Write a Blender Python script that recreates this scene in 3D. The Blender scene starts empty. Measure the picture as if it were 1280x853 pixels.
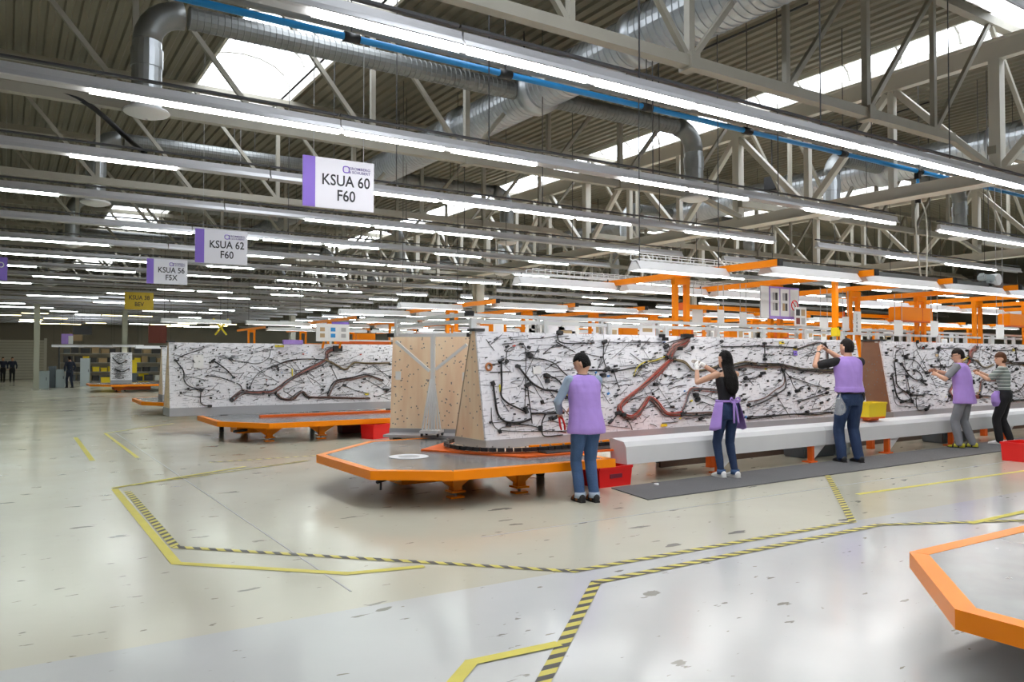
import bpy, bmesh, math, random
from mathutils import Vector, Matrix, noise
R = math.radians
random.seed(7)
scene = bpy.context.scene
COL = scene.collection

# ------------------------------------------------------------------ camera
F_PX, CAM_H, YAW, PITCH = 975.0, 1.55, R(32.9), math.atan(23.5 / 975)
cam_d = bpy.data.cameras.new('camera')
cam_d.sensor_width = 36.0
cam_d.lens = 36.0 * F_PX / 1280.0
cam_d.clip_start, cam_d.clip_end = 0.05, 400
cam = bpy.data.objects.new('camera', cam_d)
cam.location = (0, 0, CAM_H)
cam.rotation_euler = (math.pi / 2 + PITCH, 0, -YAW)
COL.objects.link(cam)
scene.camera = cam

# ------------------------------------------------------------------ sky, exposure
world = bpy.data.worlds.new('world')
scene.world = world
world.use_nodes = True
wn = world.node_tree
wn.nodes.clear()
w_out = wn.nodes.new('ShaderNodeOutputWorld')
w_bg = wn.nodes.new('ShaderNodeBackground')
w_bg.inputs['Color'].default_value = (0.92, 0.96, 1.0, 1)     # even bright overcast
w_bg.inputs['Strength'].default_value = 5.0
wn.links.new(w_bg.outputs[0], w_out.inputs['Surface'])
scene.view_settings.view_transform = 'Standard'
scene.view_settings.look = 'None'
scene.view_settings.gamma = 1.0
scene.view_settings.use_curve_mapping = False
scene.view_settings.exposure = 0.46
scene.cycles.max_bounces = 8
scene.cycles.diffuse_bounces = 4
scene.cycles.glossy_bounces = 3
scene.cycles.transparent_max_bounces = 12
scene.cycles.sample_clamp_indirect = 8.0
scene.cycles.caustics_reflective = False
scene.cycles.caustics_refractive = False
TUBE_POWER = 14.0          # ceiling strip lights
BENCH_POWER = 7.0          # lamps over the work lines

# ------------------------------------------------------------------ materials
MATS = {}
def mat(name, col, rough=0.5, metal=0.0, spec=0.5, vary=0.0, vscale=3.0, bump=0.0, bscale=40.0, emit=None, power=0.0, alpha=1.0):
    if name in MATS:
        return MATS[name]
    m = bpy.data.materials.new(name)
    m.use_nodes = True
    nt = m.node_tree
    b = nt.nodes['Principled BSDF']
    b.inputs['Base Color'].default_value = (*col, 1)
    b.inputs['Roughness'].default_value = rough
    b.inputs['Metallic'].default_value = metal
    b.inputs['Specular IOR Level'].default_value = spec
    b.inputs['Alpha'].default_value = alpha
    if emit:
        b.inputs['Emission Color'].default_value = (*emit, 1)
        b.inputs['Emission Strength'].default_value = power
    if vary or bump:
        tc = nt.nodes.new('ShaderNodeTexCoord')
    if vary:
        n = nt.nodes.new('ShaderNodeTexNoise')
        n.inputs['Scale'].default_value = vscale
        n.inputs['Detail'].default_value = 5
        nt.links.new(tc.outputs['Object'], n.inputs['Vector'])
        mx = nt.nodes.new('ShaderNodeMix')
        mx.data_type = 'RGBA'
        mx.inputs['A'].default_value = (*[c * (1 - vary) for c in col], 1)
        mx.inputs['B'].default_value = (*[min(1, c * (1 + vary)) for c in col], 1)
        nt.links.new(n.outputs['Fac'], mx.inputs['Factor'])
        nt.links.new(mx.outputs['Result'], b.inputs['Base Color'])
    if bump:
        n2 = nt.nodes.new('ShaderNodeTexNoise')
        n2.inputs['Scale'].default_value = bscale
        n2.inputs['Detail'].default_value = 4
        nt.links.new(tc.outputs['Object'], n2.inputs['Vector'])
        bp = nt.nodes.new('ShaderNodeBump')
        bp.inputs['Strength'].default_value = bump
        bp.inputs['Distance'].default_value = 0.02
        nt.links.new(n2.outputs['Fac'], bp.inputs['Height'])
        nt.links.new(bp.outputs['Normal'], b.inputs['Normal'])
    MATS[name] = m
    return m

def nodes_of(m):
    return m.node_tree, m.node_tree.nodes['Principled BSDF']

mat('steel_cream', (0.36, 0.34, 0.285), 0.5, vary=0.12)
mat('steel_grey', (0.34, 0.33, 0.30), 0.5, vary=0.15)
mat('deck', (0.20, 0.185, 0.14), 0.55, vary=0.15, vscale=0.6)
mat('beam_white', (0.66, 0.64, 0.58), 0.5, vary=0.06)
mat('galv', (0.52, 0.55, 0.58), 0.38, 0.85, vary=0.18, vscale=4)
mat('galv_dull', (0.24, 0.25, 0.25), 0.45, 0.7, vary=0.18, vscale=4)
mat('alu', (0.78, 0.80, 0.82), 0.35, 0.35, vary=0.06)
mat('white_paint', (0.80, 0.80, 0.82), 0.4)
mat('trunking', (0.50, 0.50, 0.52), 0.35, 0.2)
mat('white_guard', (0.74, 0.75, 0.77), 0.35, vary=0.04)
mat('grey_skirt', (0.36, 0.36, 0.38), 0.5, vary=0.08)
mat('black', (0.012, 0.012, 0.014), 0.45)
mat('black_soft', (0.02, 0.02, 0.024), 0.7)
mat('dark', (0.05, 0.05, 0.055), 0.55)
mat('orange', (1.0, 0.265, 0.0), 0.35, spec=0.3, vary=0.07)
mat('orange_deep', (0.80, 0.13, 0.01), 0.4, vary=0.1)
mat('red', (0.80, 0.012, 0.012), 0.35)
mat('maroon', (0.20, 0.02, 0.04), 0.45)
mat('yellow', (0.88, 0.66, 0.02), 0.4, vary=0.05)
mat('tape_yellow', (0.64, 0.56, 0.08), 0.5, vary=0.14, vscale=6)
mat('blue_pipe', (0.02, 0.26, 0.62), 0.35)
mat('lavender', (0.40, 0.255, 0.69), 0.75, vary=0.08, vscale=9, bump=0.25, bscale=9)
mat('violet', (0.22, 0.13, 0.58), 0.5)
mat('denim', (0.050, 0.105, 0.235), 0.8, vary=0.4, vscale=6, bump=0.3, bscale=60)
mat('denim_dark', (0.014, 0.034, 0.095), 0.8, vary=0.35, vscale=6, bump=0.3, bscale=60)
mat('denim_cuff', (0.42, 0.50, 0.62), 0.8)
mat('shirt_blue', (0.28, 0.36, 0.48), 0.8, vary=0.1, vscale=9)
mat('grey_cloth', (0.21, 0.22, 0.25), 0.8, vary=0.12, vscale=9)
mat('black_cloth', (0.010, 0.010, 0.013), 0.85)
mat('navy_cloth', (0.014, 0.020, 0.04), 0.85)
mat('skin', (0.60, 0.34, 0.23), 0.5, vary=0.08, vscale=8)
mat('lip', (0.42, 0.15, 0.12), 0.5)
mat('hair_black', (0.006, 0.005, 0.005), 0.6, spec=0.15, bump=0.5, bscale=90)
mat('hair_dark', (0.012, 0.008, 0.007), 0.6, spec=0.2, bump=0.5, bscale=90)
mat('hair_brown', (0.09, 0.036, 0.016), 0.6, spec=0.2, bump=0.5, bscale=90)
mat('glove', (0.82, 0.82, 0.80), 0.8)
mat('shoe_white', (0.82, 0.82, 0.82), 0.5)
mat('shoe_black', (0.014, 0.014, 0.016), 0.5)
mat('shoe_yellow', (0.55, 0.52, 0.04), 0.5)
mat('sandal', (0.30, 0.10, 0.03), 0.55)
mat('rubber_mat', (0.115, 0.115, 0.12), 0.75, vary=0.15, vscale=2, bump=0.3, bscale=200)
mat('paper', (0.80, 0.80, 0.80), 0.6)
mat('paper_grey', (0.42, 0.42, 0.43), 0.6)
mat('sign_white', (0.74, 0.74, 0.82), 0.5)
mat('sign_yellow', (0.62, 0.42, 0.02), 0.5)
mat('ink', (0.02, 0.02, 0.03), 0.6)
mat('ink_violet', (0.10, 0.07, 0.26), 0.6)
mat('cabinet', (0.36, 0.42, 0.44), 0.5)
mat('cabinet_dark', (0.10, 0.12, 0.14), 0.5)
mat('wall', (0.26, 0.235, 0.195), 0.7, vary=0.08, vscale=0.4)
mat('door_panel', (0.60, 0.58, 0.50), 0.5)
mat('column', (0.42, 0.42, 0.33), 0.5)
mat('wire_black', (0.012, 0.012, 0.014), 0.5)
mat('wire_grey', (0.10, 0.10, 0.11), 0.5)
mat('wire_brown', (0.16, 0.09, 0.075), 0.5)
mat('wire_olive', (0.17, 0.13, 0.06), 0.5)
mat('wire_pink', (0.42, 0.16, 0.13), 0.5)
mat('wire_red', (0.50, 0.05, 0.03), 0.5)
mat('wire_yellow', (0.75, 0.62, 0.05), 0.5)
mat('copper', (0.45, 0.17, 0.06), 0.4)
mat('hose_white', (0.60, 0.60, 0.54), 0.4)
mat('chain_steel', (0.35, 0.34, 0.33), 0.35, 0.8)
mat('plastic_blue', (0.03, 0.22, 0.60), 0.4)
mat('hole_grey', (0.22, 0.20, 0.19), 0.6)
mat('kick_brown', (0.085, 0.055, 0.04), 0.5, vary=0.3, vscale=3)
mat('board_back', (0.40, 0.30, 0.20), 0.6)
mat('cardboard', (0.45, 0.32, 0.18), 0.7)
mat('brick_red', (0.20, 0.05, 0.035), 0.7)
mat('lamp', (0.9, 0.9, 0.9), 0.4, emit=(1.0, 0.985, 0.95), power=TUBE_POWER)
mat('lamp_green', (0.9, 0.9, 0.9), 0.4, emit=(0.90, 1.0, 0.93), power=TUBE_POWER)
mat('lamp_warm', (0.9, 0.9, 0.9), 0.4, emit=(1.0, 0.84, 0.42), power=TUBE_POWER * 0.5)
mat('lamp_bench', (0.9, 0.9, 0.9), 0.4, emit=(1.0, 0.99, 0.96), power=BENCH_POWER)

# plywood with drilled holes
m = mat('plywood', (0.56, 0.38, 0.22), 0.55)
nt, b = nodes_of(m)
tc = nt.nodes.new('ShaderNodeTexCoord')
mp = nt.nodes.new('ShaderNodeMapping'); mp.inputs['Scale'].default_value = (1.2, 1.2, 0.25)
nz = nt.nodes.new('ShaderNodeTexNoise'); nz.inputs['Scale'].default_value = 5; nz.inputs['Detail'].default_value = 6
nt.links.new(tc.outputs['Object'], mp.inputs['Vector']); nt.links.new(mp.outputs[0], nz.inputs['Vector'])
cr = nt.nodes.new('ShaderNodeValToRGB')
cr.color_ramp.elements[0].position = 0.34; cr.color_ramp.elements[0].color = (0.84, 0.59, 0.39, 1)
cr.color_ramp.elements[1].position = 0.62; cr.color_ramp.elements[1].color = (0.93, 0.74, 0.53, 1)
nt.links.new(nz.outputs['Fac'], cr.inputs['Fac'])
nt.links.new(cr.outputs['Color'], b.inputs['Base Color'])
m = mat('plywood_brown', (0.27, 0.14, 0.085), 0.55, vary=0.25, vscale=4)

# printed assembly drawing: grey hairlines on white
m = mat('drawing', (0.84, 0.84, 0.87), 0.45)
nt, b = nodes_of(m)
tc = nt.nodes.new('ShaderNodeTexCoord')
def hair(scale, sx, sz, rot, lo, hi):
    mp = nt.nodes.new('ShaderNodeMapping')
    mp.inputs['Scale'].default_value = (sx, 1, sz)
    mp.inputs['Rotation'].default_value = (0, rot, 0)
    nt.links.new(tc.outputs['Object'], mp.inputs['Vector'])
    n = nt.nodes.new('ShaderNodeTexNoise')
    n.inputs['Scale'].default_value = scale; n.inputs['Detail'].default_value = 3
    nt.links.new(mp.outputs[0], n.inputs['Vector'])
    r = nt.nodes.new('ShaderNodeValToRGB')
    r.color_ramp.elements[0].position = lo; r.color_ramp.elements[0].color = (0, 0, 0, 1)
    r.color_ramp.elements[1].position = hi; r.color_ramp.elements[1].color = (1, 1, 1, 1)
    nt.links.new(n.outputs['Fac'], r.inputs['Fac'])
    return r.outputs['Color']
h1 = hair(11, 0.6, 5.0, R(-6), 0.58, 0.655)
h2 = hair(16, 3.0, 0.8, R(20), 0.615, 0.685)
add = nt.nodes.new('ShaderNodeMath'); add.operation = 'MAXIMUM'
nt.links.new(h1, add.inputs[0]); nt.links.new(h2, add.inputs[1])
mx = nt.nodes.new('ShaderNodeMix'); mx.data_type = 'RGBA'
mx.inputs['A'].default_value = (0.82, 0.82, 0.87, 1); mx.inputs['B'].default_value = (0.40, 0.40, 0.45, 1)
nt.links.new(add.outputs[0], mx.inputs['Factor'])
nt.links.new(mx.outputs['Result'], b.inputs['Base Color'])

# platform deck: dull worn sheet metal
m = mat('platform_top', (0.20, 0.21, 0.22), 0.28, 0.35)
nt, b = nodes_of(m)
tc = nt.nodes.new('ShaderNodeTexCoord')
nz = nt.nodes.new('ShaderNodeTexNoise'); nz.inputs['Scale'].default_value = 1.6; nz.inputs['Detail'].default_value = 6
nt.links.new(tc.outputs['Object'], nz.inputs['Vector'])
cr = nt.nodes.new('ShaderNodeValToRGB')
cr.color_ramp.elements[0].position = 0.3; cr.color_ramp.elements[0].color = (0.19, 0.195, 0.20, 1)
cr.color_ramp.elements[1].position = 0.7; cr.color_ramp.elements[1].color = (0.36, 0.37, 0.38, 1)
nt.links.new(nz.outputs['Fac'], cr.inputs['Fac']); nt.links.new(cr.outputs['Color'], b.inputs['Base Color'])
mr = nt.nodes.new('ShaderNodeMapRange'); mr.inputs['To Min'].default_value = 0.12; mr.inputs['To Max'].default_value = 0.32
nt.links.new(nz.outputs['Fac'], mr.inputs['Value']); nt.links.new(mr.outputs[0], b.inputs['Roughness'])

# hazard tape: black diagonals on yellow, uses UV (metres along, across)
m = mat('tape_hazard', (0.72, 0.62, 0.06), 0.5)
nt, b = nodes_of(m)
uv = nt.nodes.new('ShaderNodeUVMap')
sp = nt.nodes.new('ShaderNodeSeparateXYZ'); nt.links.new(uv.outputs[0], sp.inputs[0])
ad = nt.nodes.new('ShaderNodeMath'); ad.operation = 'ADD'
nt.links.new(sp.outputs['X'], ad.inputs[0]); nt.links.new(sp.outputs['Y'], ad.inputs[1])
ml = nt.nodes.new('ShaderNodeMath'); ml.operation = 'MULTIPLY'; ml.inputs[1].default_value = 7.0
nt.links.new(ad.outputs[0], ml.inputs[0])
fr = nt.nodes.new('ShaderNodeMath'); fr.operation = 'FRACT'; nt.links.new(ml.outputs[0], fr.inputs[0])
gt = nt.nodes.new('ShaderNodeMath'); gt.operation = 'GREATER_THAN'; gt.inputs[1].default_value = 0.52
nt.links.new(fr.outputs[0], gt.inputs[0])
mx = nt.nodes.new('ShaderNodeMix'); mx.data_type = 'RGBA'
mx.inputs['A'].default_value = (0.62, 0.54, 0.10, 1); mx.inputs['B'].default_value = (0.06, 0.055, 0.05, 1)
nt.links.new(gt.outputs[0], mx.inputs['Factor']); nt.links.new(mx.outputs['Result'], b.inputs['Base Color'])

# striped knit
m = mat('striped_knit', (0.3, 0.34, 0.32), 0.85)
nt, b = nodes_of(m)
tc = nt.nodes.new('ShaderNodeTexCoord')
sp = nt.nodes.new('ShaderNodeSeparateXYZ'); nt.links.new(tc.outputs['Object'], sp.inputs[0])
ml = nt.nodes.new('ShaderNodeMath'); ml.operation = 'MULTIPLY'; ml.inputs[1].default_value = 16.0
nt.links.new(sp.outputs['Z'], ml.inputs[0])
fr = nt.nodes.new('ShaderNodeMath'); fr.operation = 'FRACT'; nt.links.new(ml.outputs[0], fr.inputs[0])
cr = nt.nodes.new('ShaderNodeValToRGB'); cr.color_ramp.interpolation = 'CONSTANT'
cr.color_ramp.elements[0].color = (0.20, 0.24, 0.23, 1)
e = cr.color_ramp.elements.new(0.62); e.color = (0.62, 0.66, 0.62, 1)
cr.color_ramp.elements[-1].position = 0.85; cr.color_ramp.elements[-1].color = (0.04, 0.045, 0.045, 1)
nt.links.new(fr.outputs[0], cr.inputs['Fac']); nt.links.new(cr.outputs['Color'], b.inputs['Base Color'])

# skylight sheet: milky plastic that lets daylight through
m = bpy.data.materials.new('skylight_sheet'); MATS['skylight_sheet'] = m
m.use_nodes = True
nt = m.node_tree; nt.nodes.clear()
o_ = nt.nodes.new('ShaderNodeOutputMaterial')
tr = nt.nodes.new('ShaderNodeBsdfTransparent'); tr.inputs['Color'].default_value = (0.9, 0.92, 0.95, 1)
tl = nt.nodes.new('ShaderNodeBsdfTranslucent'); tl.inputs['Color'].default_value = (0.9, 0.9, 0.9, 1)
ms = nt.nodes.new('ShaderNodeMixShader'); ms.inputs[0].default_value = 0.3
nt.links.new(tr.outputs[0], ms.inputs[1]); nt.links.new(tl.outputs[0], ms.inputs[2]); nt.links.new(ms.outputs[0], o_.inputs[0])
# thin clear plastic bag
m = bpy.data.materials.new('clear_film'); MATS['clear_film'] = m
m.use_nodes = True
nt = m.node_tree; nt.nodes.clear()
o_ = nt.nodes.new('ShaderNodeOutputMaterial')
tr = nt.nodes.new('ShaderNodeBsdfTransparent')
gl = nt.nodes.new('ShaderNodeBsdfPrincipled'); gl.inputs['Base Color'].default_value = (0.8, 0.82, 0.85, 1); gl.inputs['Roughness'].default_value = 0.2
ms = nt.nodes.new('ShaderNodeMixShader'); ms.inputs[0].default_value = 0.22
nt.links.new(tr.outputs[0], ms.inputs[1]); nt.links.new(gl.outputs[0], ms.inputs[2]); nt.links.new(ms.outputs[0], o_.inputs[0])

# floor: coated concrete, cream-green work area, grey aisle, scuffs
m = mat('floor', (0.6, 0.6, 0.55), 0.2)
nt, b = nodes_of(m)
tc = nt.nodes.new('ShaderNodeTexCoord')
def noise_n(scale, detail=4, vec=None, rough=0.5):
    n = nt.nodes.new('ShaderNodeTexNoise')
    n.inputs['Scale'].default_value = scale; n.inputs['Detail'].default_value = detail; n.inputs['Roughness'].default_value = rough
    nt.links.new(vec or tc.outputs['Object'], n.inputs['Vector'])
    return n.outputs['Fac']
def ramp(inp, p0, c0, p1, c1):
    r = nt.nodes.new('ShaderNodeValToRGB')
    r.color_ramp.elements[0].position = p0; r.color_ramp.elements[0].color = c0
    r.color_ramp.elements[1].position = p1; r.color_ramp.elements[1].color = c1
    nt.links.new(inp, r.inputs['Fac'])
    return r.outputs['Color']
def mixc(fac, a, bb):
    x = nt.nodes.new('ShaderNodeMix'); x.data_type = 'RGBA'
    nt.links.new(fac, x.inputs['Factor'])
    for s, v in (('A', a), ('B', bb)):
        if isinstance(v, tuple): x.inputs[s].default_value = v
        else: nt.links.new(v, x.inputs[s])
    return x.outputs['Result']
sp = nt.nodes.new('ShaderNodeSeparateXYZ'); nt.links.new(tc.outputs['Object'], sp.inputs[0])
cream = ramp(noise_n(0.35, 5), 0.3, (0.53, 0.51, 0.41, 1), 0.7, (0.62, 0.60, 0.495, 1))
grey = ramp(noise_n(0.5, 5), 0.3, (0.50, 0.51, 0.505, 1), 0.7, (0.59, 0.60, 0.595, 1))
# border of the two coatings runs along x at y = 4.65 - 0.02 x
bx_ = nt.nodes.new('ShaderNodeMath'); bx_.operation = 'MULTIPLY_ADD'; bx_.inputs[1].default_value = 0.02
nt.links.new(sp.outputs['X'], bx_.inputs[0]); nt.links.new(sp.outputs['Y'], bx_.inputs[2])
st = nt.nodes.new('ShaderNodeMath'); st.operation = 'GREATER_THAN'; st.inputs[1].default_value = 4.68
nt.links.new(bx_.outputs[0], st.inputs[0])
base = mixc(st.outputs[0], grey, cream)
mp = nt.nodes.new('ShaderNodeMapping'); mp.inputs['Scale'].default_value = (1.0, 2.6, 1); mp.inputs['Rotation'].default_value = (0, 0, R(25))
nt.links.new(tc.outputs['Object'], mp.inputs['Vector'])
scuff = ramp(noise_n(2.3, 7, mp.outputs[0], 0.45), 0.675, (0, 0, 0, 1), 0.685, (1, 1, 1, 1))
base = mixc(scuff, base, (0.24, 0.23, 0.20, 1))
speck = ramp(noise_n(7.0, 3, mp.outputs[0], 0.5), 0.705, (0, 0, 0, 1), 0.725, (1, 1, 1, 1))
base = mixc(speck, base, (0.27, 0.25, 0.20, 1))
nt.links.new(base, b.inputs['Base Color'])
rr = nt.nodes.new('ShaderNodeMapRange'); rr.inputs['To Min'].default_value = 0.07; rr.inputs['To Max'].default_value = 0.27
nt.links.new(noise_n(0.9, 5), rr.inputs['Value']); nt.links.new(rr.outputs[0], b.inputs['Roughness'])
bp = nt.nodes.new('ShaderNodeBump'); bp.inputs['Strength'].default_value = 0.05; bp.inputs['Distance'].default_value = 0.02
nt.links.new(noise_n(3.0, 2), bp.inputs['Height']); nt.links.new(bp.outputs[0], b.inputs['Normal'])

# ------------------------------------------------------------------ mesh helpers
class MB:
    def __init__(self):
        self.v, self.f, self.uv = [], [], None
    def add(self, verts, faces):
        n = len(self.v)
        self.v += [tuple(p) for p in verts]
        self.f += [tuple(i + n for i in q) for q in faces]
        return self
    def box(self, c, s, rz=0.0):
        x, y, z = s[0] / 2, s[1] / 2, s[2] / 2
        ca, sa = math.cos(rz), math.sin(rz)
        vs = []
        for dz in (-z, z):
            for dx, dy in ((-x, -y), (x, -y), (x, y), (-x, y)):
                vs.append((c[0] + dx * ca - dy * sa, c[1] + dx * sa + dy * ca, c[2] + dz))
        return self.add(vs, [(3, 2, 1, 0), (4, 5, 6, 7), (0, 1, 5, 4), (1, 2, 6, 5), (2, 3, 7, 6), (3, 0, 4, 7)])
    def box2(self, a, b_):
        return self.box([(p + q) / 2 for p, q in zip(a, b_)], [abs(q - p) for p, q in zip(a, b_)])
    def bar(self, p, q, w, h=None, up=(0, 0, 1)):
        h = h or w
        p, q, up = Vector(p), Vector(q), Vector(up)
        d = (q - p).normalized()
        if abs(d.dot(up)) > 0.98: up = Vector((0, 1, 0))
        s = d.cross(up).normalized(); t = s.cross(d)
        vs = []
        for e in (p, q):
            for a, c in ((-1, -1), (1, -1), (1, 1), (-1, 1)):
                vs.append(e + s * (a * w / 2) + t * (c * h / 2))
        return self.add(vs, [(0, 1, 2, 3), (7, 6, 5, 4), (0, 4, 5, 1), (1, 5, 6, 2), (2, 6, 7, 3), (3, 7, 4, 0)])
    def tube(self, pts, r, n=8, cap=True):
        pts = [Vector(p) for p in pts]
        rs = r if isinstance(r, (list, tuple)) else [r] * len(pts)
        vs, fs = [], []
        prev = None
        for i, p in enumerate(pts):
            d = (pts[min(i + 1, len(pts) - 1)] - pts[max(i - 1, 0)])
            d = d.normalized() if d.length > 1e-9 else Vector((0, 0, 1))
            if prev is None:
                u = Vector((0, 0, 1)) if abs(d.z) < 0.9 else Vector((1, 0, 0))
                s = d.cross(u).normalized()
            else:
                s = (prev - d * prev.dot(d))
                s = s.normalized() if s.length > 1e-6 else d.orthogonal().normalized()
            prev = s
            t = d.cross(s)
            for k in range(n):
                a = 2 * math.pi * k / n
                vs.append(p + s * (math.cos(a) * rs[i]) + t * (math.sin(a) * rs[i]))
        for i in range(len(pts) - 1):
            for k in range(n):
                k2 = (k + 1) % n
                fs.append((i * n + k, i * n + k2, (i + 1) * n + k2, (i + 1) * n + k))
        if cap:
            fs.append(tuple(range(n - 1, -1, -1)))
            fs.append(tuple((len(pts) - 1) * n + k for k in range(n)))
        return self.add(vs, fs)
    def loft(self, rings, n=20):
        """rings: (centre, half_x, half_y, rot or frame) closed solid through ellipses; frame=(sx, sy) vectors"""
        vs, fs = [], []
        for c, a, b_, fr_ in rings:
            c = Vector(c)
            sx, sy = fr_ if fr_ else (Vector((1, 0, 0)), Vector((0, 1, 0)))
            for k in range(n):
                t = 2 * math.pi * k / n
                vs.append(c + sx * (a * math.cos(t)) + sy * (b_ * math.sin(t)))
        for i in range(len(rings) - 1):
            for k in range(n):
                k2 = (k + 1) % n
                fs.append((i * n + k, i * n + k2, (i + 1) * n + k2, (i + 1) * n + k))
        fs.append(tuple(range(n - 1, -1, -1)))
        fs.append(tuple((len(rings) - 1) * n + k for k in range(n)))
        return self.add(vs, fs)
    def prism(self, poly, z0, z1):
        n = len(poly)
        vs = [(x, y, z0) for x, y in poly] + [(x, y, z1) for x, y in poly]
        fs = [tuple(range(n - 1, -1, -1)), tuple(range(n, 2 * n))]
        fs += [(i, (i + 1) % n, n + (i + 1) % n, n + i) for i in range(n)]
        return self.add(vs, fs)
    def lathe(self, prof, c=(0, 0, 0), n=20):
        vs, fs = [], []
        for r, z in prof:
            for k in range(n):
                a = 2 * math.pi * k / n
                vs.append((c[0] + r * math.cos(a), c[1] + r * math.sin(a), c[2] + z))
        for i in range(len(prof) - 1):
            for k in range(n):
                k2 = (k + 1) % n
                fs.append((i * n + k, i * n + k2, (i + 1) * n + k2, (i + 1) * n + k))
        return self.add(vs, fs)
    def ball(self, c, r, n=12, sq=(1, 1, 1)):
        prof = [(max(1e-4, r * math.sin(math.pi * i / n)), -r * math.cos(math.pi * i / n)) for i in range(n + 1)]
        k0 = len(self.v)
        self.lathe(prof, (0, 0, 0), n + 4)
        for i in range(k0, len(self.v)):
            x, y, z = self.v[i]
            self.v[i] = (c[0] + x * sq[0], c[1] + y * sq[1], c[2] + z * sq[2])
        return self
    def mesh(self, name, material, smooth=False):
        me = bpy.data.meshes.new(name)
        me.from_pydata(self.v, [], self.f)
        me.materials.append(MATS[material] if isinstance(material, str) else material)
        if smooth:
            me.polygons.foreach_set('use_smooth', [True] * len(me.polygons))
        me.update()
        return me
    def build(self, name, material, parent=None, smooth=False, bevel=0.0, kind=None):
        me = self.mesh(name, material, smooth)
        if bevel:
            bm = bmesh.new(); bm.from_mesh(me)
            bmesh.ops.remove_doubles(bm, verts=bm.verts, dist=1e-5)
            bmesh.ops.bevel(bm, geom=list(bm.edges), offset=bevel, segments=2, affect='EDGES', clamp_overlap=True)
            bm.to_mesh(me); bm.free()
        return place(name, me, parent, kind=kind)

def place(name, me, parent=None, loc=(0, 0, 0), rz=0.0, kind=None):
    o = bpy.data.objects.new(name, me)
    COL.objects.link(o)
    o.location = loc
    o.rotation_euler = (0, 0, rz)
    if parent: o.parent = parent
    if kind: o['kind'] = kind
    return o
def thing(name, label, cat, loc=(0, 0, 0), rz=0.0, group=None):
    o = bpy.data.objects.new(name, None)
    COL.objects.link(o)
    o.empty_display_size = 0.1
    o.location = loc; o.rotation_euler = (0, 0, rz)
    o['label'] = label; o['category'] = cat
    if group: o['group'] = group
    return o
def tag(o, label, cat, group=None):
    o['label'] = label; o['category'] = cat
    if group: o['group'] = group
    return o
def struct(o):
    o['kind'] = 'structure'
    return o
def smooth_line(pts, n=6):
    P = [Vector(p) for p in pts]
    if len(P) < 3: return P
    out = []
    for i in range(len(P) - 1):
        p0, p1, p2, p3 = P[max(i - 1, 0)], P[i], P[i + 1], P[min(i + 2, len(P) - 1)]
        for k in range(n):
            t = k / n
            out.append(0.5 * ((2 * p1) + (p2 - p0) * t + (2 * p0 - 5 * p1 + 4 * p2 - p3) * t * t + (3 * p1 - p0 - 3 * p2 + p3) * t ** 3))
    out.append(P[-1])
    return out
_text = {}
def text_mesh(s, size, material, sx=1.0):
    key = (s, size, material, sx)
    if key not in _text:
        cu = bpy.data.curves.new('lettering', 'FONT')
        cu.body = s; cu.size = size; cu.align_x = 'CENTER'; cu.align_y = 'CENTER'; cu.extrude = 0.001; cu.resolution_u = 3; cu.offset = size * 0.012
        ob = bpy.data.objects.new('lettering', cu)
        COL.objects.link(ob)
        me = bpy.data.meshes.new_from_object(ob.evaluated_get(bpy.context.evaluated_depsgraph_get()))
        bpy.data.objects.remove(ob); bpy.data.curves.remove(cu)
        for v in me.vertices: v.co = (v.co.x * sx, -v.co.z, v.co.y)      # stands upright, faces -y
        me.materials.clear(); me.materials.append(MATS[material])
        _text[key] = me
    return _text[key]

# pixel of the 1280x853 frame -> point in the hall on a level / vertical plane
_fw = Vector((math.sin(YAW) * math.cos(PITCH), math.cos(YAW) * math.cos(PITCH), math.sin(PITCH)))
_rt = Vector((math.cos(YAW), -math.sin(YAW), 0)); _up = _rt.cross(_fw); _c = Vector((0, 0, CAM_H))
def ray(px, py): return _fw + _rt * ((px - 640) / F_PX) - _up * ((py - 426.5) / F_PX)
def at_z(px, py, z): r = ray(px, py); return _c + r * ((z - CAM_H) / r.z)
def at_y(px, py, y): r = ray(px, py); return _c + r * (y / r.y)
def at_x(px, py, x): r = ray(px, py); return _c + r * (x / r.x)
def at_d(px, py, d): r = ray(px, py); return _c + r * d
def on_plane(px, py, p, n): r = ray(px, py); return _c + r * ((p - _c).dot(n) / r.dot(n))
ORD = ['first', 'second', 'third', 'fourth', 'fifth', 'sixth', 'seventh', 'eighth', 'ninth', 'tenth', 'eleventh', 'twelfth', 'thirteenth',
       'fourteenth', 'fifteenth', 'sixteenth', 'seventeenth', 'eighteenth', 'nineteenth', 'twentieth', 'twenty-first', 'twenty-second',
       'twenty-third', 'twenty-fourth', 'twenty-fifth']

# ================================================================== THE HALL
X0, X1, Y0, Y1, ZR = -14.0, 64.0, -14.0, 74.0, 8.2
fl = MB().add([(X0, Y0, 0), (X1, Y0, 0), (X1, Y1, 0), (X0, Y1, 0)], [(0, 1, 2, 3)]).build('floor', 'floor')
struct(fl)
def wall(name, a, b_):
    return struct(MB().box2(a, b_).build(name, 'wall'))
wall('wall_left', (X0 - 0.2, Y0, 0), (X0, Y1, ZR + 0.3))
wall('wall_right', (X1, Y0, 0), (X1 + 0.2, Y1, ZR + 0.3))
wall('wall_front', (X0, Y0 - 0.2, 0), (X1, Y0, ZR + 0.3))
wb = wall('wall_back', (X0, Y1, 0), (X1, Y1 + 0.2, ZR + 0.3))
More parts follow.
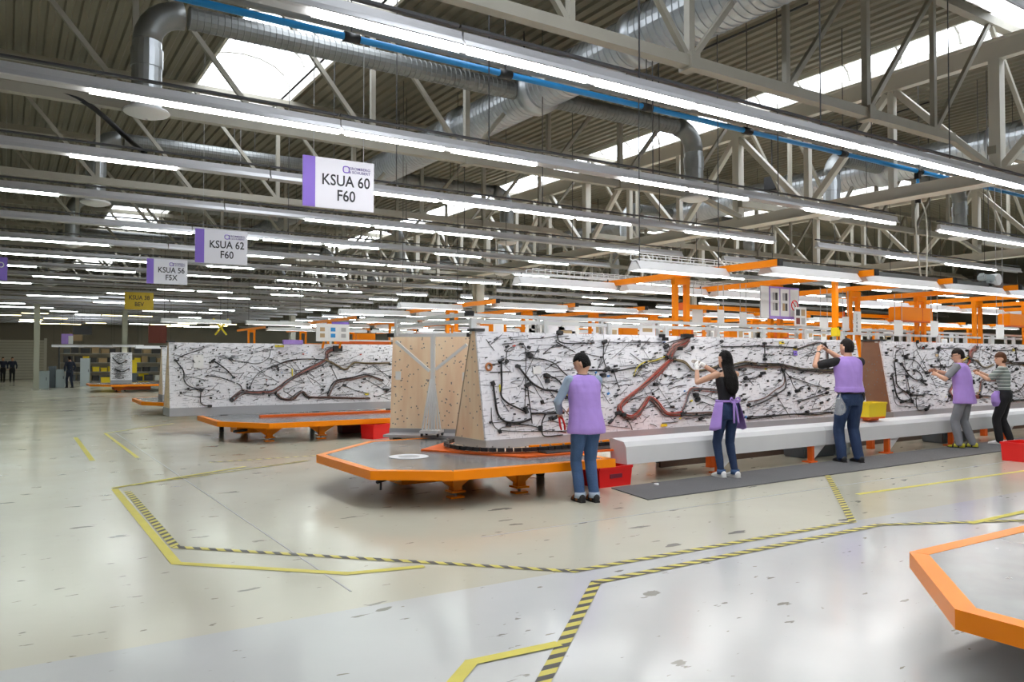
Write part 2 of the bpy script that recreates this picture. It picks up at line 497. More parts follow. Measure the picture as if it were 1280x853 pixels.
# roller door in the far wall
dr = struct(thing('door_1', 'cream roller door in the far end wall', 'door', (0.2, Y1, 0)))
for i in range(14):
    MB().box((0, -0.06, 0.12 + 0.225 * i), (4.6, 0.08, 0.2)).build('slat', 'door_panel', dr)
MB().box((-2.4, -0.08, 1.65), (0.2, 0.16, 3.3)).build('door_frame', 'beam_white', dr)
MB().box((2.4, -0.08, 1.65), (0.2, 0.16, 3.3)).build('door_frame', 'beam_white', dr)
for k in ('label', 'category'): del dr[k]

# floor tape
def tape(pts, w, material, z=0.003):
    mb = MB(); uvs = []
    run = 0.0
    pts = [Vector((p[0], p[1], 0)) for p in pts]
    for i in range(len(pts) - 1):
        a, b_ = pts[i], pts[i + 1]
        d = (b_ - a).normalized(); s = Vector((-d.y, d.x, 0)) * (w / 2)
        L = (b_ - a).length
        e = d * (w * 0.3)
        zz = Vector((0, 0, z + 0.0004 * i))
        mb.add([a - s - e + zz, b_ - s + e + zz, b_ + s + e + zz, a + s - e + zz], [(0, 1, 2, 3)])
        uvs += [(run, 0), (run + L, 0), (run + L, w), (run, w)]
        run += L
    o = mb.build('tape_line', material, fl)
    lay = o.data.uv_layers.new(name='UVMap')
    for i, u in enumerate(uvs): lay.data[i].uv = u
    return o
tape([(1.10, 10.45), (1.10, 6.40), (2.09, 5.42), (2.62, 5.30)], 0.075, 'tape_yellow')
tape([(1.21, 10.2), (1.19, 6.95)], 0.075, 'tape_hazard')
tape([(1.19, 6.95), (3.50, 4.58), (6.80, 4.52), (9.23, 6.50)], 0.07, 'tape_hazard', 0.004)
tape([(0.9, 1.92), (3.46, 4.27), (6.88, 4.30), (8.9, 3.35), (11, 2.3)], 0.075, 'tape_hazard', 0.005)
tape([(1.40, 2.95), (2.01, 3.49), (2.52, 3.46)], 0.075, 'tape_yellow', 0.006)
tape([(8.25, 5.41), (14.5, 5.2)], 0.07, 'tape_yellow')
tape([(7.68, 3.87), (14.0, 3.87)], 0.07, 'tape_yellow', 0.006)
tape([(1.2, 10.6), (3.9, 11.8)], 0.07, 'tape_hazard')
tape([(1.1, 10.55), (2.9, 11.6)], 0.06, 'tape_yellow', 0.006)
tape([(1.12, 13.6), (1.16, 17.8)], 0.075, 'tape_yellow')
tape([(1.75, 13.6), (1.75, 18.5), (3.4, 20.4)], 0.06, 'tape_yellow')
tape([(2.6, 12.4), (6.0, 12.25)], 0.06, 'tape_hazard')
# expansion joints in the slab
MB().box((1.95, 12, 0.001), (0.012, 14, 0.002)).build('joint_strip', 'paper_grey', fl)
MB().box((9.5, 5.9, 0.001), (12, 0.012, 0.002)).build('joint_strip', 'paper_grey', fl)

# ------------------------------------------------------------------ roof
SKY = [(3.7, 5.9), (15.5, 17.7), (27.3, 29.5), (39.1, 41.3), (50.9, 53.1)]
ceil_root = struct(bpy.data.objects.new('ceiling', None)); COL.objects.link(ceil_root)
def deck(xa, xb, ya, yb):
    mb = MB(); pitch = 0.27; x = xa; prof = []
    while x < xb - 1e-6:
        prof += [(x, 0), (x + 0.10, 0), (x + 0.135, 0.05), (x + 0.235, 0.05)]
        x += pitch
    prof = [(min(px_, xb), pz) for px_, pz in prof] + [(xb, 0)]
    vs = []
    for px_, pz in prof: vs += [(px_, ya, ZR + pz), (px_, yb, ZR + pz)]
    fs = [(2 * i, 2 * i + 1, 2 * i + 3, 2 * i + 2) for i in range(len(prof) - 1)]
    mb.add(vs, fs).build('roof_sheet', 'deck', ceil_root)
edges = [X0] + [e for s in SKY for e in s] + [X1]
for i in range(0, len(edges), 2):
    for ya, yb in ((Y0, 7.35), (7.35, 19.35), (19.35, 31.35), (31.35, 43.35), (43.35, 55.35), (55.35, Y1)):
        deck(edges[i], edges[i + 1], ya, yb)
# top cover above the deck keeps the light out
for i in range(0, len(edges), 2):
    MB().box2((edges[i], Y0, ZR + 0.09), (edges[i + 1], Y1, ZR + 0.16)).build('roof_cover', 'steel_grey', ceil_root)
# skylights: barrel vault strips on white kerbs
SEG = {0: [(-6, 21.0), (36.5, 43.2), (55, 62)], 1: [(-6, 54)], 2: [(-6, 30)], 3: [], 4: []}
wi = 1
for si, (xa, xb) in enumerate(SKY):
    cur = Y0
    for ya, yb in SEG[si]:
        if ya > cur: deck(xa, xb, cur, ya); MB().box2((xa, cur, ZR + 0.09), (xb, ya, ZR + 0.16)).build('roof_cover', 'steel_grey', ceil_root)
        cur = yb
        w = struct(bpy.data.objects.new('window_%d' % wi, None)); COL.objects.link(w); wi += 1
        MB().box2((xa - 0.06, ya, ZR - 0.12), (xa, yb, ZR + 0.4)).build('kerb', 'beam_white', w)
        MB().box2((xb, ya, ZR - 0.12), (xb + 0.06, yb, ZR + 0.4)).build('kerb', 'beam_white', w)
        MB().box2((xa, ya - 0.06, ZR - 0.1), (xb, ya, ZR + 0.4)).build('kerb', 'beam_white', w)
        MB().box2((xa, yb, ZR - 0.1), (xb, yb + 0.06, ZR + 0.4)).build('kerb', 'beam_white', w)
        xm, hw = (xa + xb) / 2, (xb - xa) / 2
        arc = [(xm - hw * math.cos(math.pi * k / 8), ZR + 0.4 + 0.55 * math.sin(math.pi * k / 8)) for k in range(9)]
        nseg = max(1, round((yb - ya) / 1.35)) if si < 3 else max(1, round((yb - ya) / 6))
        L = (yb - ya) / nseg
        pm = MB().add([(x, y, z) for x, z in arc for y in (0, L)], [(2 * k, 2 * k + 2, 2 * k + 3, 2 * k + 1) for k in range(8)]).mesh('pane', 'skylight_sheet', True)
        rm = MB().tube([(x, 0, z - 0.02) for x, z in arc], 0.035, 5).mesh('glazing_bar', 'steel_grey')
        for k in range(nseg):
            place('pane', pm, w, (0, ya + k * L, 0))
            place('glazing_bar', rm, w, (0, ya + k * L, 0))
        for e in (0, 1):
            y = ya if e == 0 else yb
            MB().add([(x, y, z) for x, z in arc], [tuple(range(9))]).build('pane', 'skylight_sheet', w)
    if cur < Y1: deck(xa, xb, cur, Y1); MB().box2((xa, cur, ZR + 0.09), (xb, Y1, ZR + 0.16)).build('roof_cover', 'steel_grey', ceil_root)

# ------------------------------------------------------------------ cross trusses
ZB, ZT = 5.5, 7.95
BAYS = [(-8.3, 3.6, 'over the left aisle'), (3.6, 15.5, 'above the wiring boards'), (15.5, 27.3, 'beyond the first long girder'), (27.3, 39.1, 'beyond the second long girder')]
_mem = {}
def member(name, p, q, w, material, root, o_loc):
    """straight steel member, mesh shared between equal ones, origin at p"""
    p, q = Vector(p), Vector(q)
    key = (name, tuple(round(c, 3) for c in q - p), w, material)
    if key not in _mem:
        _mem[key] = MB().bar((0, 0, 0), q - p, w).mesh(name, material)
    return place(name, _mem[key], root, p)
for k in range(11):
    y = 7.35 + 6 * k
    for bi, (xa, xb, where) in enumerate(BAYS):
        if xa > 2.4 * y: continue
        t = thing('roof_truss', '%s cream steel lattice truss from the camera, %s' % (ORD[k], where), 'truss', (xa, y, ZB), 0, 'cross trusses under the roof')
        n = 6; W = xb - xa; s = W / n; h = ZT - ZB
        mtl = 'steel_cream'
        xe = W - (1.4 if bi != 0 else 0.0)
        member('bottom_chord', (0, 0, 0), (xe, 0, 0), 0.15, mtl, t, None)
        member('top_chord', (0, 0, h), (W, 0, h), 0.16, mtl, t, None)
        if bi != 0: member('end_brace', (xe, 0, 0), (W, 0, -0.35), 0.11, mtl, t, None)
        for i in range(1, n):
            member('truss_post', (i * s, 0, 0.07), (i * s, 0, h - 0.07), 0.085 if i % 2 else 0.10, mtl, t, None)
        for i in range(n):
            left = (i < 2) or bi == 0
            if left: member('diagonal', (i * s + 0.05, 0, h - 0.08), ((i + 1) * s - 0.05, 0, 0.07), 0.075, mtl, t, None)
            else: member('diagonal', (i * s + 0.05, 0, 0.07), ((i + 1) * s - 0.05, 0, h - 0.08), 0.075, mtl, t, None)
        for i in (2, 4):
            MB().box((i * s, 0, 0), (0.16, 0.24, 0.22)).build('splice_plate', mtl, t)
# long girders under the skylights with heavy lattice
for gi, gx in enumerate((15.62, 27.42)):
    g = thing('long_girder', ['white lattice girder running lengthwise under the bright skylight strip', 'white lattice girder farther right under the next skylight strip'][gi], 'girder', (gx, -10, 4.95))
    zt = 2.6; L = 82
    MB().box2((-0.09, 0, zt - 0.34), (0.09, L, zt)).build('top_chord', 'beam_white', g)
    MB().box2((-0.2, 0, zt), (0.2, L, zt + 0.02)).build('top_flange', 'beam_white', g)
    MB().box2((-0.09, 0, -0.05), (0.09, L, 0.2)).build('bottom_chord', 'beam_white', g)
    MB().box2((-0.2, 0, -0.07), (0.2, L, -0.05)).build('bottom_flange', 'beam_white', g)
    nP = 40
    for i in range(nP):
        yy = 17.3 + (i - 8) * 2.07
        big = i % 3 == 2
        member('girder_post', (0, yy, 0.2), (0, yy, zt - 0.34), 0.2 if big else 0.13, 'beam_white', g, None)
        if i < nP - 1:
            if i % 2: member('girder_diagonal', (0, yy + 0.1, zt - 0.38), (0, yy + 1.97, 0.22), 0.13, 'beam_white', g, None)
            else: member('girder_diagonal', (0, yy + 0.1, 0.22), (0, yy + 1.97, zt - 0.38), 0.13, 'beam_white', g, None)
# columns
def column(x, y, w, label, material='column', top=ZB):
    c = thing('steel_column', label, 'column', (x, y, 0))
    MB().box((0, 0, top / 2), (w * 0.35, w, top)).build('web', material, c)
    MB().box((0, -w / 2, top / 2), (w, 0.03, top)).build('flange', material, c)
    MB().box((0, w / 2, top / 2), (w, 0.03, top)).build('flange', material, c)
    MB().box((0, 0, 0.02), (w * 1.5, w * 1.5, 0.04)).build('base_plate', material, c)
column(15.62, 26.6, 0.34, 'cream steel column rising behind the aluminium gantry', 'beam_white', 4.9)
column(15.62, 50.6, 0.34, 'cream steel column far behind the wiring boards', 'beam_white', 4.9)
column(5.61, 49.4, 0.26, 'olive steel column under the yellow hanging sign')
column(1.25, 46.6, 0.26, 'olive steel column beside the pale grey cabinets')
column(27.42, 26.6, 0.34, 'cream steel column under the second long girder', 'beam_white', 4.9)

# ------------------------------------------------------------------ strip lights
ZL = 4.35
SLOT = 1.40
def profile_mesh(L):
    # trunking: slim box with a wide shallow reflector below
    mb = MB()
    sec = [(-0.035, 0.10), (0.035, 0.10), (0.04, 0.03), (0.085, -0.03), (0.08, -0.04), (0.03, -0.012), (-0.03, -0.012), (-0.08, -0.04), (-0.085, -0.03), (-0.04, 0.03)]
    n = len(sec)
    vs = [(0, y, z) for y, z in sec] + [(L, y, z) for y, z in sec]
    fs = [(i, (i + 1) % n, n + (i + 1) % n, n + i) for i in range(n)] + [tuple(range(n - 1, -1, -1)), tuple(range(n, 2 * n))]
    return mb.add(vs, fs).mesh('trunking', 'trunking')
_prof = {}
lampm = {}
for kind in ('lamp', 'lamp_green', 'lamp_warm'):
    lampm[kind] = MB().box((0, 0, -0.042), (SLOT - 0.06, 0.062, 0.05)).mesh('lamp_tube', kind)
cable_m = {}
rod_m = MB().bar((0, 0, 0.09), (0, 0, ZR - ZL + 0.02), 0.012).mesh('hanger_rod', 'dark')
ROWBAY = [(-8.6, 3.33, 'over the left aisle'), (3.35, 15.1, 'above the wiring boards'), (16.7, 27.0, 'past the first long girder'), (28.4, 39.0, 'past the second long girder'), (40.2, 51, 'at the far right of the hall')]
rnd = random.Random(11)
for k in range(-3, 22):
    y = 6.0 + 3.0 * k
    for bi, (xa, xb, where) in enumerate(ROWBAY):
        if k >= 0 and xa > 2.5 * y: continue
        if k < 0 and bi > 1: continue
        nsl = int(round((xb - xa) / SLOT)); L = xb - xa
        row = thing('strip_light_row', ('%s row of ceiling strip lights, %s' % (ORD[k + 3], where)), 'ceiling light', (xa, y, ZL), 0, 'rows of ceiling strip lights')
        if L not in _prof: _prof[L] = profile_mesh(L)
        place('trunking', _prof[L], row)
        if L not in cable_m:
            cable_m[L] = MB().bar((0, 0.03, 0.17), (L, 0.03, 0.17), 0.05, 0.025).mesh('cable_tray', 'dark')
        if k < 14:
            place('cable_tray', cable_m[L], row)
        for i in range(1, int(L // 3) + 1): place('hanger_rod', rod_m, row, (i * 3 - 0.9, 0, 0))
        for i in range(nsl):
            x = (i + 0.5) * L / nsl
            gx = xa + x
            if k == 0: lit = gx > 1.5
            elif k == 1:
                lit = (1.3 < gx < 2.8) or (4.0 < gx < 6.9) or (8.2 < gx < 10.9) or (12.4 < gx < 15.2) or gx > 17
            elif k == 2:
                lit = (0.9 < gx < 2.4) or (4.6 < gx < 10.4) or (11.6 < gx < 15.2) or (19 < gx < 20.4) or (22 < gx < 25)
            elif k < 0: lit = True
            else: lit = rnd.random() < (0.5 if k < 8 else (0.34 if bi < 2 else 0.42))
            if not lit: continue
            kind = 'lamp' if k < 3 else ('lamp_warm' if k >= 15 and rnd.random() < 0.6 and bi < 2 else 'lamp_green')
            place('lamp_tube', lampm[kind], row, (x, 0, 0))

# ------------------------------------------------------------------ air ducts
def spiral_duct(p, q, r, seam, material, name, parent, n=20):
    p, q = Vector(p), Vector(q); L = (q - p).length; d = (q - p) / L
    pts, rs = [], []
    k = int(L / seam)
    for i in range(k + 1):
        t = i * seam
        for dt, dr_ in ((0, 0), (seam * 0.82, 0), (seam * 0.86, 0.022 * r + 0.004), (seam * 0.96, 0.022 * r + 0.004)):
            if t + dt <= L: pts.append(p + d * (t + dt)); rs.append(r + dr_)
    return MB().tube(pts, rs, n).build(name, material, parent)
def main_duct(x, label):
    t = thing('ventilation_duct', label, 'duct', (x, -8, 6.85))
    spiral_duct((0, 0, 0), (0, 17.5, 0), 0.46, 0.14, 'galv', 'duct_pipe', t, 28)
    spiral_duct((0, 17.5, 0), (0, 29.6, 0), 0.40, 0.14, 'galv', 'duct_pipe', t, 28)
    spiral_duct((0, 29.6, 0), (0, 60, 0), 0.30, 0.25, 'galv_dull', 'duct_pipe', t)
    for yy in (17.5, 20.5, 23.5, 29.6):
        MB().tube([(0, yy - 0.13, 0), (0, yy + 0.13, 0)], 0.475, 28).build('collar', 'galv', t, True)
    for yy in range(3, 58, 6):
        MB().bar((0, yy, 0.4), (0, yy, 1.35), 0.02).build('hanger_rod', 'dark', t)
main_duct(8.7, 'large silver spiral duct running lengthwise under the roof')
main_duct(20.4, 'large silver spiral duct in the bay past the skylight girder')
def branch(xc, y, xl, xr, z, label, seam=0.1):
    t = thing('branch_duct', label, 'duct', (xc, y, z), 0, 'branch ducts with drop pipes')
    r = 0.17
    for sgn, xe in ((-1, xl), (1, xr)):
        e = xe - xc
        spiral_duct((sgn * 0.42, 0, 0), (e - sgn * 0.5, 0, 0), r, seam, 'galv_dull', 'duct_pipe', t, 16)
        el = [(e - sgn * (0.5 - 0.5 * math.sin(a)), 0, -0.5 + 0.5 * math.cos(a)) for a in [math.pi / 2 * i / 6 for i in range(7)]]
        MB().tube(el, 0.205, 18).build('elbow', 'galv_dull', t, True)
        MB().tube([(e, 0, -0.5), (e, 0, -0.62), (e, 0, -0.621), (e, 0, -0.9), (e, 0, -0.901), (e, 0, -1.52)], [0.205, 0.205, 0.225, 0.225, 0.21, 0.21], 18).build('drop_pipe', 'galv', t)
        MB().bar((e * 0.55, 0, 0.2), (e * 0.55, 0, 1.4), 0.015).build('hanger_rod', 'dark', t)
        MB().lathe([(0.02, -1.67), (0.20, -1.63), (0.31, -1.59), (0.33, -1.57), (0.31, -1.54), (0.215, -1.50), (0.215, -1.42)], (e, 0, 0), 22).build('air_diffuser', 'white_paint', t, True)
for k in range(5):
    branch(8.7, 12.7 + 8 * k, 1.7, 13.2, 6.82, '%s grey branch duct from the camera with drop pipes on both ends' % ORD[k])
for k in range(3):
    branch(20.4, 12.4 + 8 * k, 17.9, 24.2, 6.82, '%s branch duct from the camera off the right-hand spiral duct' % ORD[k])

# blue compressed-air pipe
t = thing('air_pipe', 'blue compressed-air pipe with black couplings under the roof', 'pipe', (-6, 9.3, 5.62))
MB().tube([(0, 0, 0), (34, 0, 0)], 0.045, 10).build('pipe', 'blue_pipe', t, True)
for x in (1.2, 7.35, 9.6, 11.9, 14.6, 17.0, 19.8, 22.5, 25):
    MB().tube([(x - 0.1, 0, 0), (x + 0.1, 0, 0)], 0.065, 10).build('coupling', 'black', t, True)
    MB().bar((x, 0, 0.05), (x, 0, 2.5), 0.012).build('hanger_rod', 'dark', t)
t = thing('grey_service_pipe', 'slim grey pipe running just above the blue pipe', 'pipe', (-6, 9.45, 5.82))
MB().tube([(0, 0, 0), (34, 0, 0)], 0.06, 10).build('pipe', 'steel_grey', t, True)
for x in (3.0, 9.0, 15.0, 21.0, 27.0):
    MB().bar((x, 0, 0.05), (x, 0, 2.35), 0.012).build('hanger_rod', 'dark', t)
# drop with white hoses hanging from the blue pipe
p = at_y(1147, 210, 9.3); px_ = p.x
t = thing('air_drop', 'blue pipe drop with two dangling white hoses', 'hose', (px_, 9.3, 5.56))
MB().tube([(0, 0, 0), (0, 0, -0.55)], 0.035, 8).build('drop_pipe', 'blue_pipe', t, True)
MB().box((0, 0, -0.05), (0.1, 0.1, 0.12)).build('coupling', 'black', t)
MB().box((0, 0, -0.58), (0.08, 0.08, 0.1)).build('valve', 'black', t)
MB().tube(smooth_line([(0, 0, -0.6), (-0.1, 0, -0.9), (-0.05, 0, -1.6), (0.1, 0, -2.3), (0.25, 0, -2.7)]), 0.018, 6).build('hose', 'hose_white', t, True)
MB().tube(smooth_line([(0.05, 0, -0.5), (0.3, 0, -0.85), (0.33, 0, -1.5), (0.3, 0, -2.2), (0.28, 0, -2.7)]), 0.018, 6).build('hose', 'hose_white', t, True)
p = at_y(965, 231, 15.0)
t = thing('loudspeaker', 'black loudspeaker box fixed to the long skylight girder', 'speaker', p, R(20)); MB().box((0, 0, 0), (0.42, 0.35, 0.4)).build('cabinet', 'black', t, bevel=0.02); MB().bar((0, 0, 0.2), (0, 0, ZR - p.z), 0.03).build('bracket', 'dark', t)
# slack black cables under the roof, fixed at both ends to trusses
def cable(name, label, pts, r, material, cat='cable'):
    tag(MB().tube(smooth_line(pts, 8), r, 6).build(name, material, None, True), label, cat)
cable('power_cable', 'thick black cable sagging beneath the duct elbow at the far left', [(0.2, 13.35, 5.55), (0.9, 13.3, 5.45), (1.55, 13.3, 4.95), (1.6, 12.1, 4.5)], 0.04, 'black')
p1, p2 = at_y(1000, 178, 13.35), at_y(1300, 80, 9.0)
cable('roof_cable', 'thin black cable slung diagonally across the long skylight girder', [p1, (p1 + p2) / 2 + Vector((0, 0, -0.05)), p2], 0.02, 'black')
p1, p2 = at_z(860, 70, 7.7), at_z(1010, 4, 7.7)
cable('roof_conduit', 'straight dark conduit under the deck beside the large silver duct', [p1, (p1 * 2 + p2) / 3, (p1 + p2 * 2) / 3, p2], 0.022, 'dark', 'conduit')

# ------------------------------------------------------------------ hanging signs
def hang_sign(pc, w, h, rz, lines, label, yellow=False, logo=True, wires=1.4):
    t = thing('hanging_sign', label, 'sign', pc, rz)
    MB().box((0, 0, 0), (w, 0.02, h)).build('sign_panel', 'sign_yellow' if yellow else 'sign_white', t)
    if not yellow:
        MB().box((-w / 2 + w * 0.085, -0.012, 0), (w * 0.17, 0.006, h)).build('colour_band', 'violet', t)
    cx = 0.0 if yellow else w * 0.10
    zs = (0.06 * h, -0.24 * h) if not yellow else (0.18 * h, -0.2 * h)
    for s, z in zip(lines, zs):
        o = place('lettering', text_mesh(s, h * (0.31 if not yellow else 0.34), 'ink', 0.86), t, (cx, -0.013, z))
    if logo:
        o = MB()
        lx, lz, q = 0.10 * w, 0.31 * h, 0.042 * w
        ring = [(lx + q * math.copysign(abs(math.cos(a)) ** 0.6, math.cos(a)), -0.013, lz + q * math.copysign(abs(math.sin(a)) ** 0.6, math.sin(a))) for a in [2 * math.pi * i / 20 for i in range(21)]]
        o.tube(ring, 0.008 * w, 4).build('logo', 'violet', t)
        place('lettering', text_mesh('KROMBERG', h * 0.075, 'ink_violet', 1.15), t, (lx + 0.19 * w, -0.013, lz + 0.03 * h))
        place('lettering', text_mesh('& SCHUBERT', h * 0.075, 'ink_violet', 1.05), t, (lx + 0.19 * w, -0.013, lz - 0.045 * h))
    for s in (-0.35, 0.35):
        MB().bar((s * w, 0, h / 2), (s * w, 0, ZR - pc[2]), 0.008).build('hanging_wire', 'paper_grey', t)
def sgn(px, py, d): return at_d(px, py, d)
hang_sign(sgn(423.5, 230.5, 10.4), 0.97, 0.665, R(-3), ('KSUA 60', 'F60'), 'nearest white hanging sign reading KSUA 60 F60')
hang_sign(sgn(277, 309, 16.3), 1.04, 0.70, R(-3), ('KSUA 62', 'F60'), 'white hanging sign reading KSUA 62 F60')
hang_sign(sgn(209, 340, 20.8), 1.0, 0.66, R(-3), ('KSUA 56', 'F5X'), 'white hanging sign reading KSUA 56 F5X')
hang_sign(sgn(174, 376.5, 31.4), 1.06, 0.70, 0, ('KSUA 38', 'BEV'), 'yellow hanging sign reading KSUA 38 BEV', True, False)
t = thing('purple_sign', 'purple hanging sign cut by the left edge of the picture', 'sign', at_d(0, 336, 20), 0)
MB().box((-0.15, 0, 0), (0.62, 0.02, 0.6)).build('sign_panel', 'violet', t)
ring = [(0.02 + 0.06 * math.cos(a), -0.014, 0.1 + 0.06 * math.sin(a)) for a in [2 * math.pi * i / 16 for i in range(17)]]
MB().tube(ring, 0.012, 4).build('logo', 'paper', t)
for s in (-0.3, 0.1): MB().bar((s, 0, 0.3), (s, 0, ZR - at_d(0, 336, 20).z), 0.008).build('hanging_wire', 'paper_grey', t)

# ================================================================== WORK LINES
# ------------------------------------------------------------------ turntable platforms
def edge_bars(poly, skip=()):
    return [(poly[i], poly[(i + 1) % len(poly)]) for i in range(len(poly)) if i not in skip]
def platform(label, poly, legs, z=0.38, rim=0.095, skip=(), brackets=True):
    cx = sum(p[0] for p in poly) / len(poly); cy = sum(p[1] for p in poly) / len(poly)
    t = thing('turntable_platform', label, 'platform', (cx, cy, 0))
    q = [(x - cx, y - cy) for x, y in poly]
    MB().prism([(x * 0.985, y * 0.985) for x, y in q], z - 0.03, z - 0.002).build('deck_plate', 'platform_top', t)
    for i, (a, b_) in enumerate(edge_bars(q)):
        if i in skip: continue
        A, B = Vector((*a, 0)), Vector((*b_, 0))
        d = (B - A).normalized(); n_ = Vector((-d.y, d.x, 0))
        wl = 0.10
        mb = MB()
        prof = [(0, z - rim), (0, z), (wl, z), (wl, z - 0.012), (0.02, z - 0.012), (0.02, z - rim)]
        vs = []
        for P, sg in ((A, 1), (B, -1)):
            for o_, zz in prof:
                m_ = P + n_ * o_ + d * (sg * o_ * 0.42)
                vs.append((m_.x, m_.y, zz))
        k = len(prof)
        mb.add(vs, [(j, (j + 1) % k, k + (j + 1) % k, k + j) for j in range(k)] + [tuple(range(k - 1, -1, -1)), tuple(range(k, 2 * k))])
        mb.build('rim', 'orange', t)
    for lx, ly in legs:
        x, y = lx - cx, ly - cy
        MB().box((x, y, (z - 0.03 + 0.07) / 2), (0.11, 0.11, z - 0.10)).build('leg', 'orange', t)
        for sx in (-1, 1):
            MB().add([(x + sx * 0.05, y - 0.02, z - 0.04), (x + sx * 0.40, y - 0.02, z - 0.04), (x + sx * 0.05, y - 0.02, 0.11), (x + sx * 0.05, y + 0.02, z - 0.04), (x + sx * 0.40, y + 0.02, z - 0.04), (x + sx * 0.05, y + 0.02, 0.11)],
                     [(0, 1, 2), (5, 4, 3), (0, 3, 4, 1), (1, 4, 5, 2), (2, 5, 3, 0)]).build('gusset', 'orange', t)
        MB().box((x, y, 0.075), (0.17, 0.17, 0.02)).build('ankle_plate', 'orange', t)
        MB().tube([(x, y, 0.018), (x, y, 0.07)], 0.018, 8).build('levelling_screw', 'chain_steel', t)
        MB().box((x, y, 0.01), (0.17, 0.12, 0.02)).build('foot', 'orange', t)
    return t
P1 = [(3.17, 7.60), (3.87, 7.08), (5.95, 6.98), (5.95, 10.40), (4.30, 10.38), (3.16, 9.25)]
pf = platform('nearest orange-rimmed grey turntable platform beside the man with pliers', P1, [(4.25, 7.74), (5.03, 7.62), (4.4, 9.3), (5.3, 9.3)], 0.40)
ox, oy = pf.location.x, pf.location.y
MB().box2((3.85 - ox, 8.3 - oy, 0.10), (4.5 - ox, 8.8 - oy, 0.33)).build('drive_box', 'orange', pf)
MB().box2((4.2 - ox, 7.72 - oy, 0.2), (5.6 - ox, 7.80 - oy, 0.34)).build('cross_beam', 'orange', pf)
MB().box2((4.2 - ox, 9.3 - oy, 0.2), (5.7 - ox, 9.4 - oy, 0.34)).build('cross_beam', 'orange', pf)
MB().tube([(3.40 - ox, 7.95 - oy, 0.22), (4.0 - ox, 8.5 - oy, 0.22)], 0.022, 8).build('tension_rod', 'dark', pf, True)
MB().tube([(3.46 - ox, 8.0 - oy, 0.30), (3.46 - ox, 8.0 - oy, 0.12)], 0.012, 6).build('locking_pin', 'dark', pf)
p = at_z(511, 571, 0.40)
MB().lathe([(0.13, 0.0), (0.13, 0.004), (0.235, 0.004), (0.235, 0.0)], (p.x - ox, p.y - oy, 0.399), 28).build('cover_ring', 'white_paint', pf)
MB().lathe([(0.0, 0.002), (0.13, 0.002)], (p.x - ox, p.y - oy, 0.399), 28).build('cover_plate', 'paper_grey', pf)

# conveyor on the platform: chain loop, orange bed and guide
cv = thing('chain_conveyor', 'orange conveyor bed with black drive chain on the nearest platform', 'conveyor', (5.45, 8.57, 0.40))
bed = [(-1.05, 0.35), (-0.35, -0.98), (2.6, -0.98), (2.6, 0.98), (-0.35, 0.98)]
MB().prism(bed, 0.0, 0.02).build('bed_plate', 'orange_deep', cv)
MB().lathe([(0.0, 0.05), (0.72, 0.05), (0.72, 0.03), (0.0, 0.03)], (0, 0, 0), 32).build('turn_wheel', 'plywood', cv)
MB().box2((-0.05, -0.66, 0.02), (2.6, -0.60, 0.10)).build('guide_rail', 'orange', cv)
MB().box2((-0.05, 0.56, 0.02), (2.6, 0.62, 0.10)).build('guide_rail', 'orange', cv)
MB().box2((0.0, -0.92, 0.02), (2.6, -0.64, 0.035)).build('chain_bed', 'dark', cv)
link = MB().box((0, 0, 0.03), (0.085, 0.05, 0.045)).mesh('chain_link', 'black')
pinm = MB().tube([(0, 0, 0.0), (0, 0, 0.075)], 0.012, 6).mesh('chain_pin', 'chain_steel')
path = []
r_ = 0.78
s_ = 0.0
while s_ < 2.55: path.append((2.55 - s_, -r_, math.pi)); s_ += 0.1
a_ = -math.pi / 2
while a_ > -math.pi * 1.5: path.append((r_ * math.cos(a_), r_ * math.sin(a_), a_ - math.pi / 2)); a_ -= 0.1 / r_
s_ = 0.0
while s_ < 1.2: path.append((s_, r_, 0)); s_ += 0.1
for i, (x, y, a) in enumerate(path):
    place('chain_link', link, cv, (x, y, 0.04), a)
    if i % 2 == 0: place('chain_pin', pinm, cv, (x, y, 0.04))

# second near platform at lower right, octagonal end
pr = platform('orange-rimmed platform corner at the lower right of the picture', [(3.75, 1.97), (3.70, -0.4), (4.5, -1.3), (9.0, -1.3), (9.0, 2.66), (4.63, 2.70)], [(4.6, 1.6), (4.6, -0.5), (7, 1.6), (7, -0.5)])
x0, y0 = pr.location.x, pr.location.y
MB().lathe([(1.15, 0), (1.15, 0.004), (1.35, 0.004), (1.35, 0)], (5.6 - x0, 0.7 - y0, 0.379), 40).build('wear_ring', 'galv', pr)
MB().lathe([(0.0, 0.012), (0.62, 0.012), (0.66, 0.0)], (5.6 - x0, 0.7 - y0, 0.379), 40).build('centre_disc', 'galv', pr, True)

# line 2..5 platforms
p2 = platform('orange platform under the left wiring board', [(3.35, 15.45), (4.05, 14.45), (7.4, 14.5), (7.4, 18.5), (4.3, 18.5), (3.35, 17.3)], [(4.2, 15.0), (5.2, 14.95), (6.6, 15.0), (4.4, 17.6)])
x0, y0 = p2.location.x, p2.location.y
MB().box2((4.3 - x0, 16.0 - y0, 0.38), (7.4 - x0, 16.1 - y0, 0.43)).build('guide_rail', 'orange_deep', p2)
MB().box2((3.7 - x0, 15.4 - y0, 0.14), (4.3 - x0, 15.9 - y0, 0.32)).build('drive_box', 'orange', p2)
MB().tube([(3.6 - x0, 15.2 - y0, 0.2), (4.0 - x0, 15.5 - y0, 0.2)], 0.025, 8).build('tension_rod', 'dark', p2)
platform('orange platform corner peeking out left of the big white board', [(3.15, 23.9), (3.7, 22.9), (7.5, 22.9), (7.5, 27), (4, 27), (3.2, 26.2)], [(4.2, 23.5), (6, 23.5)])
p5 = platform('distant orange platform near the yellow crate stack', [(3.3, 42.2), (4.1, 40.9), (7.6, 41.0), (7.6, 45), (4.2, 45), (3.3, 44)], [(4.5, 41.5), (6.6, 41.5)])
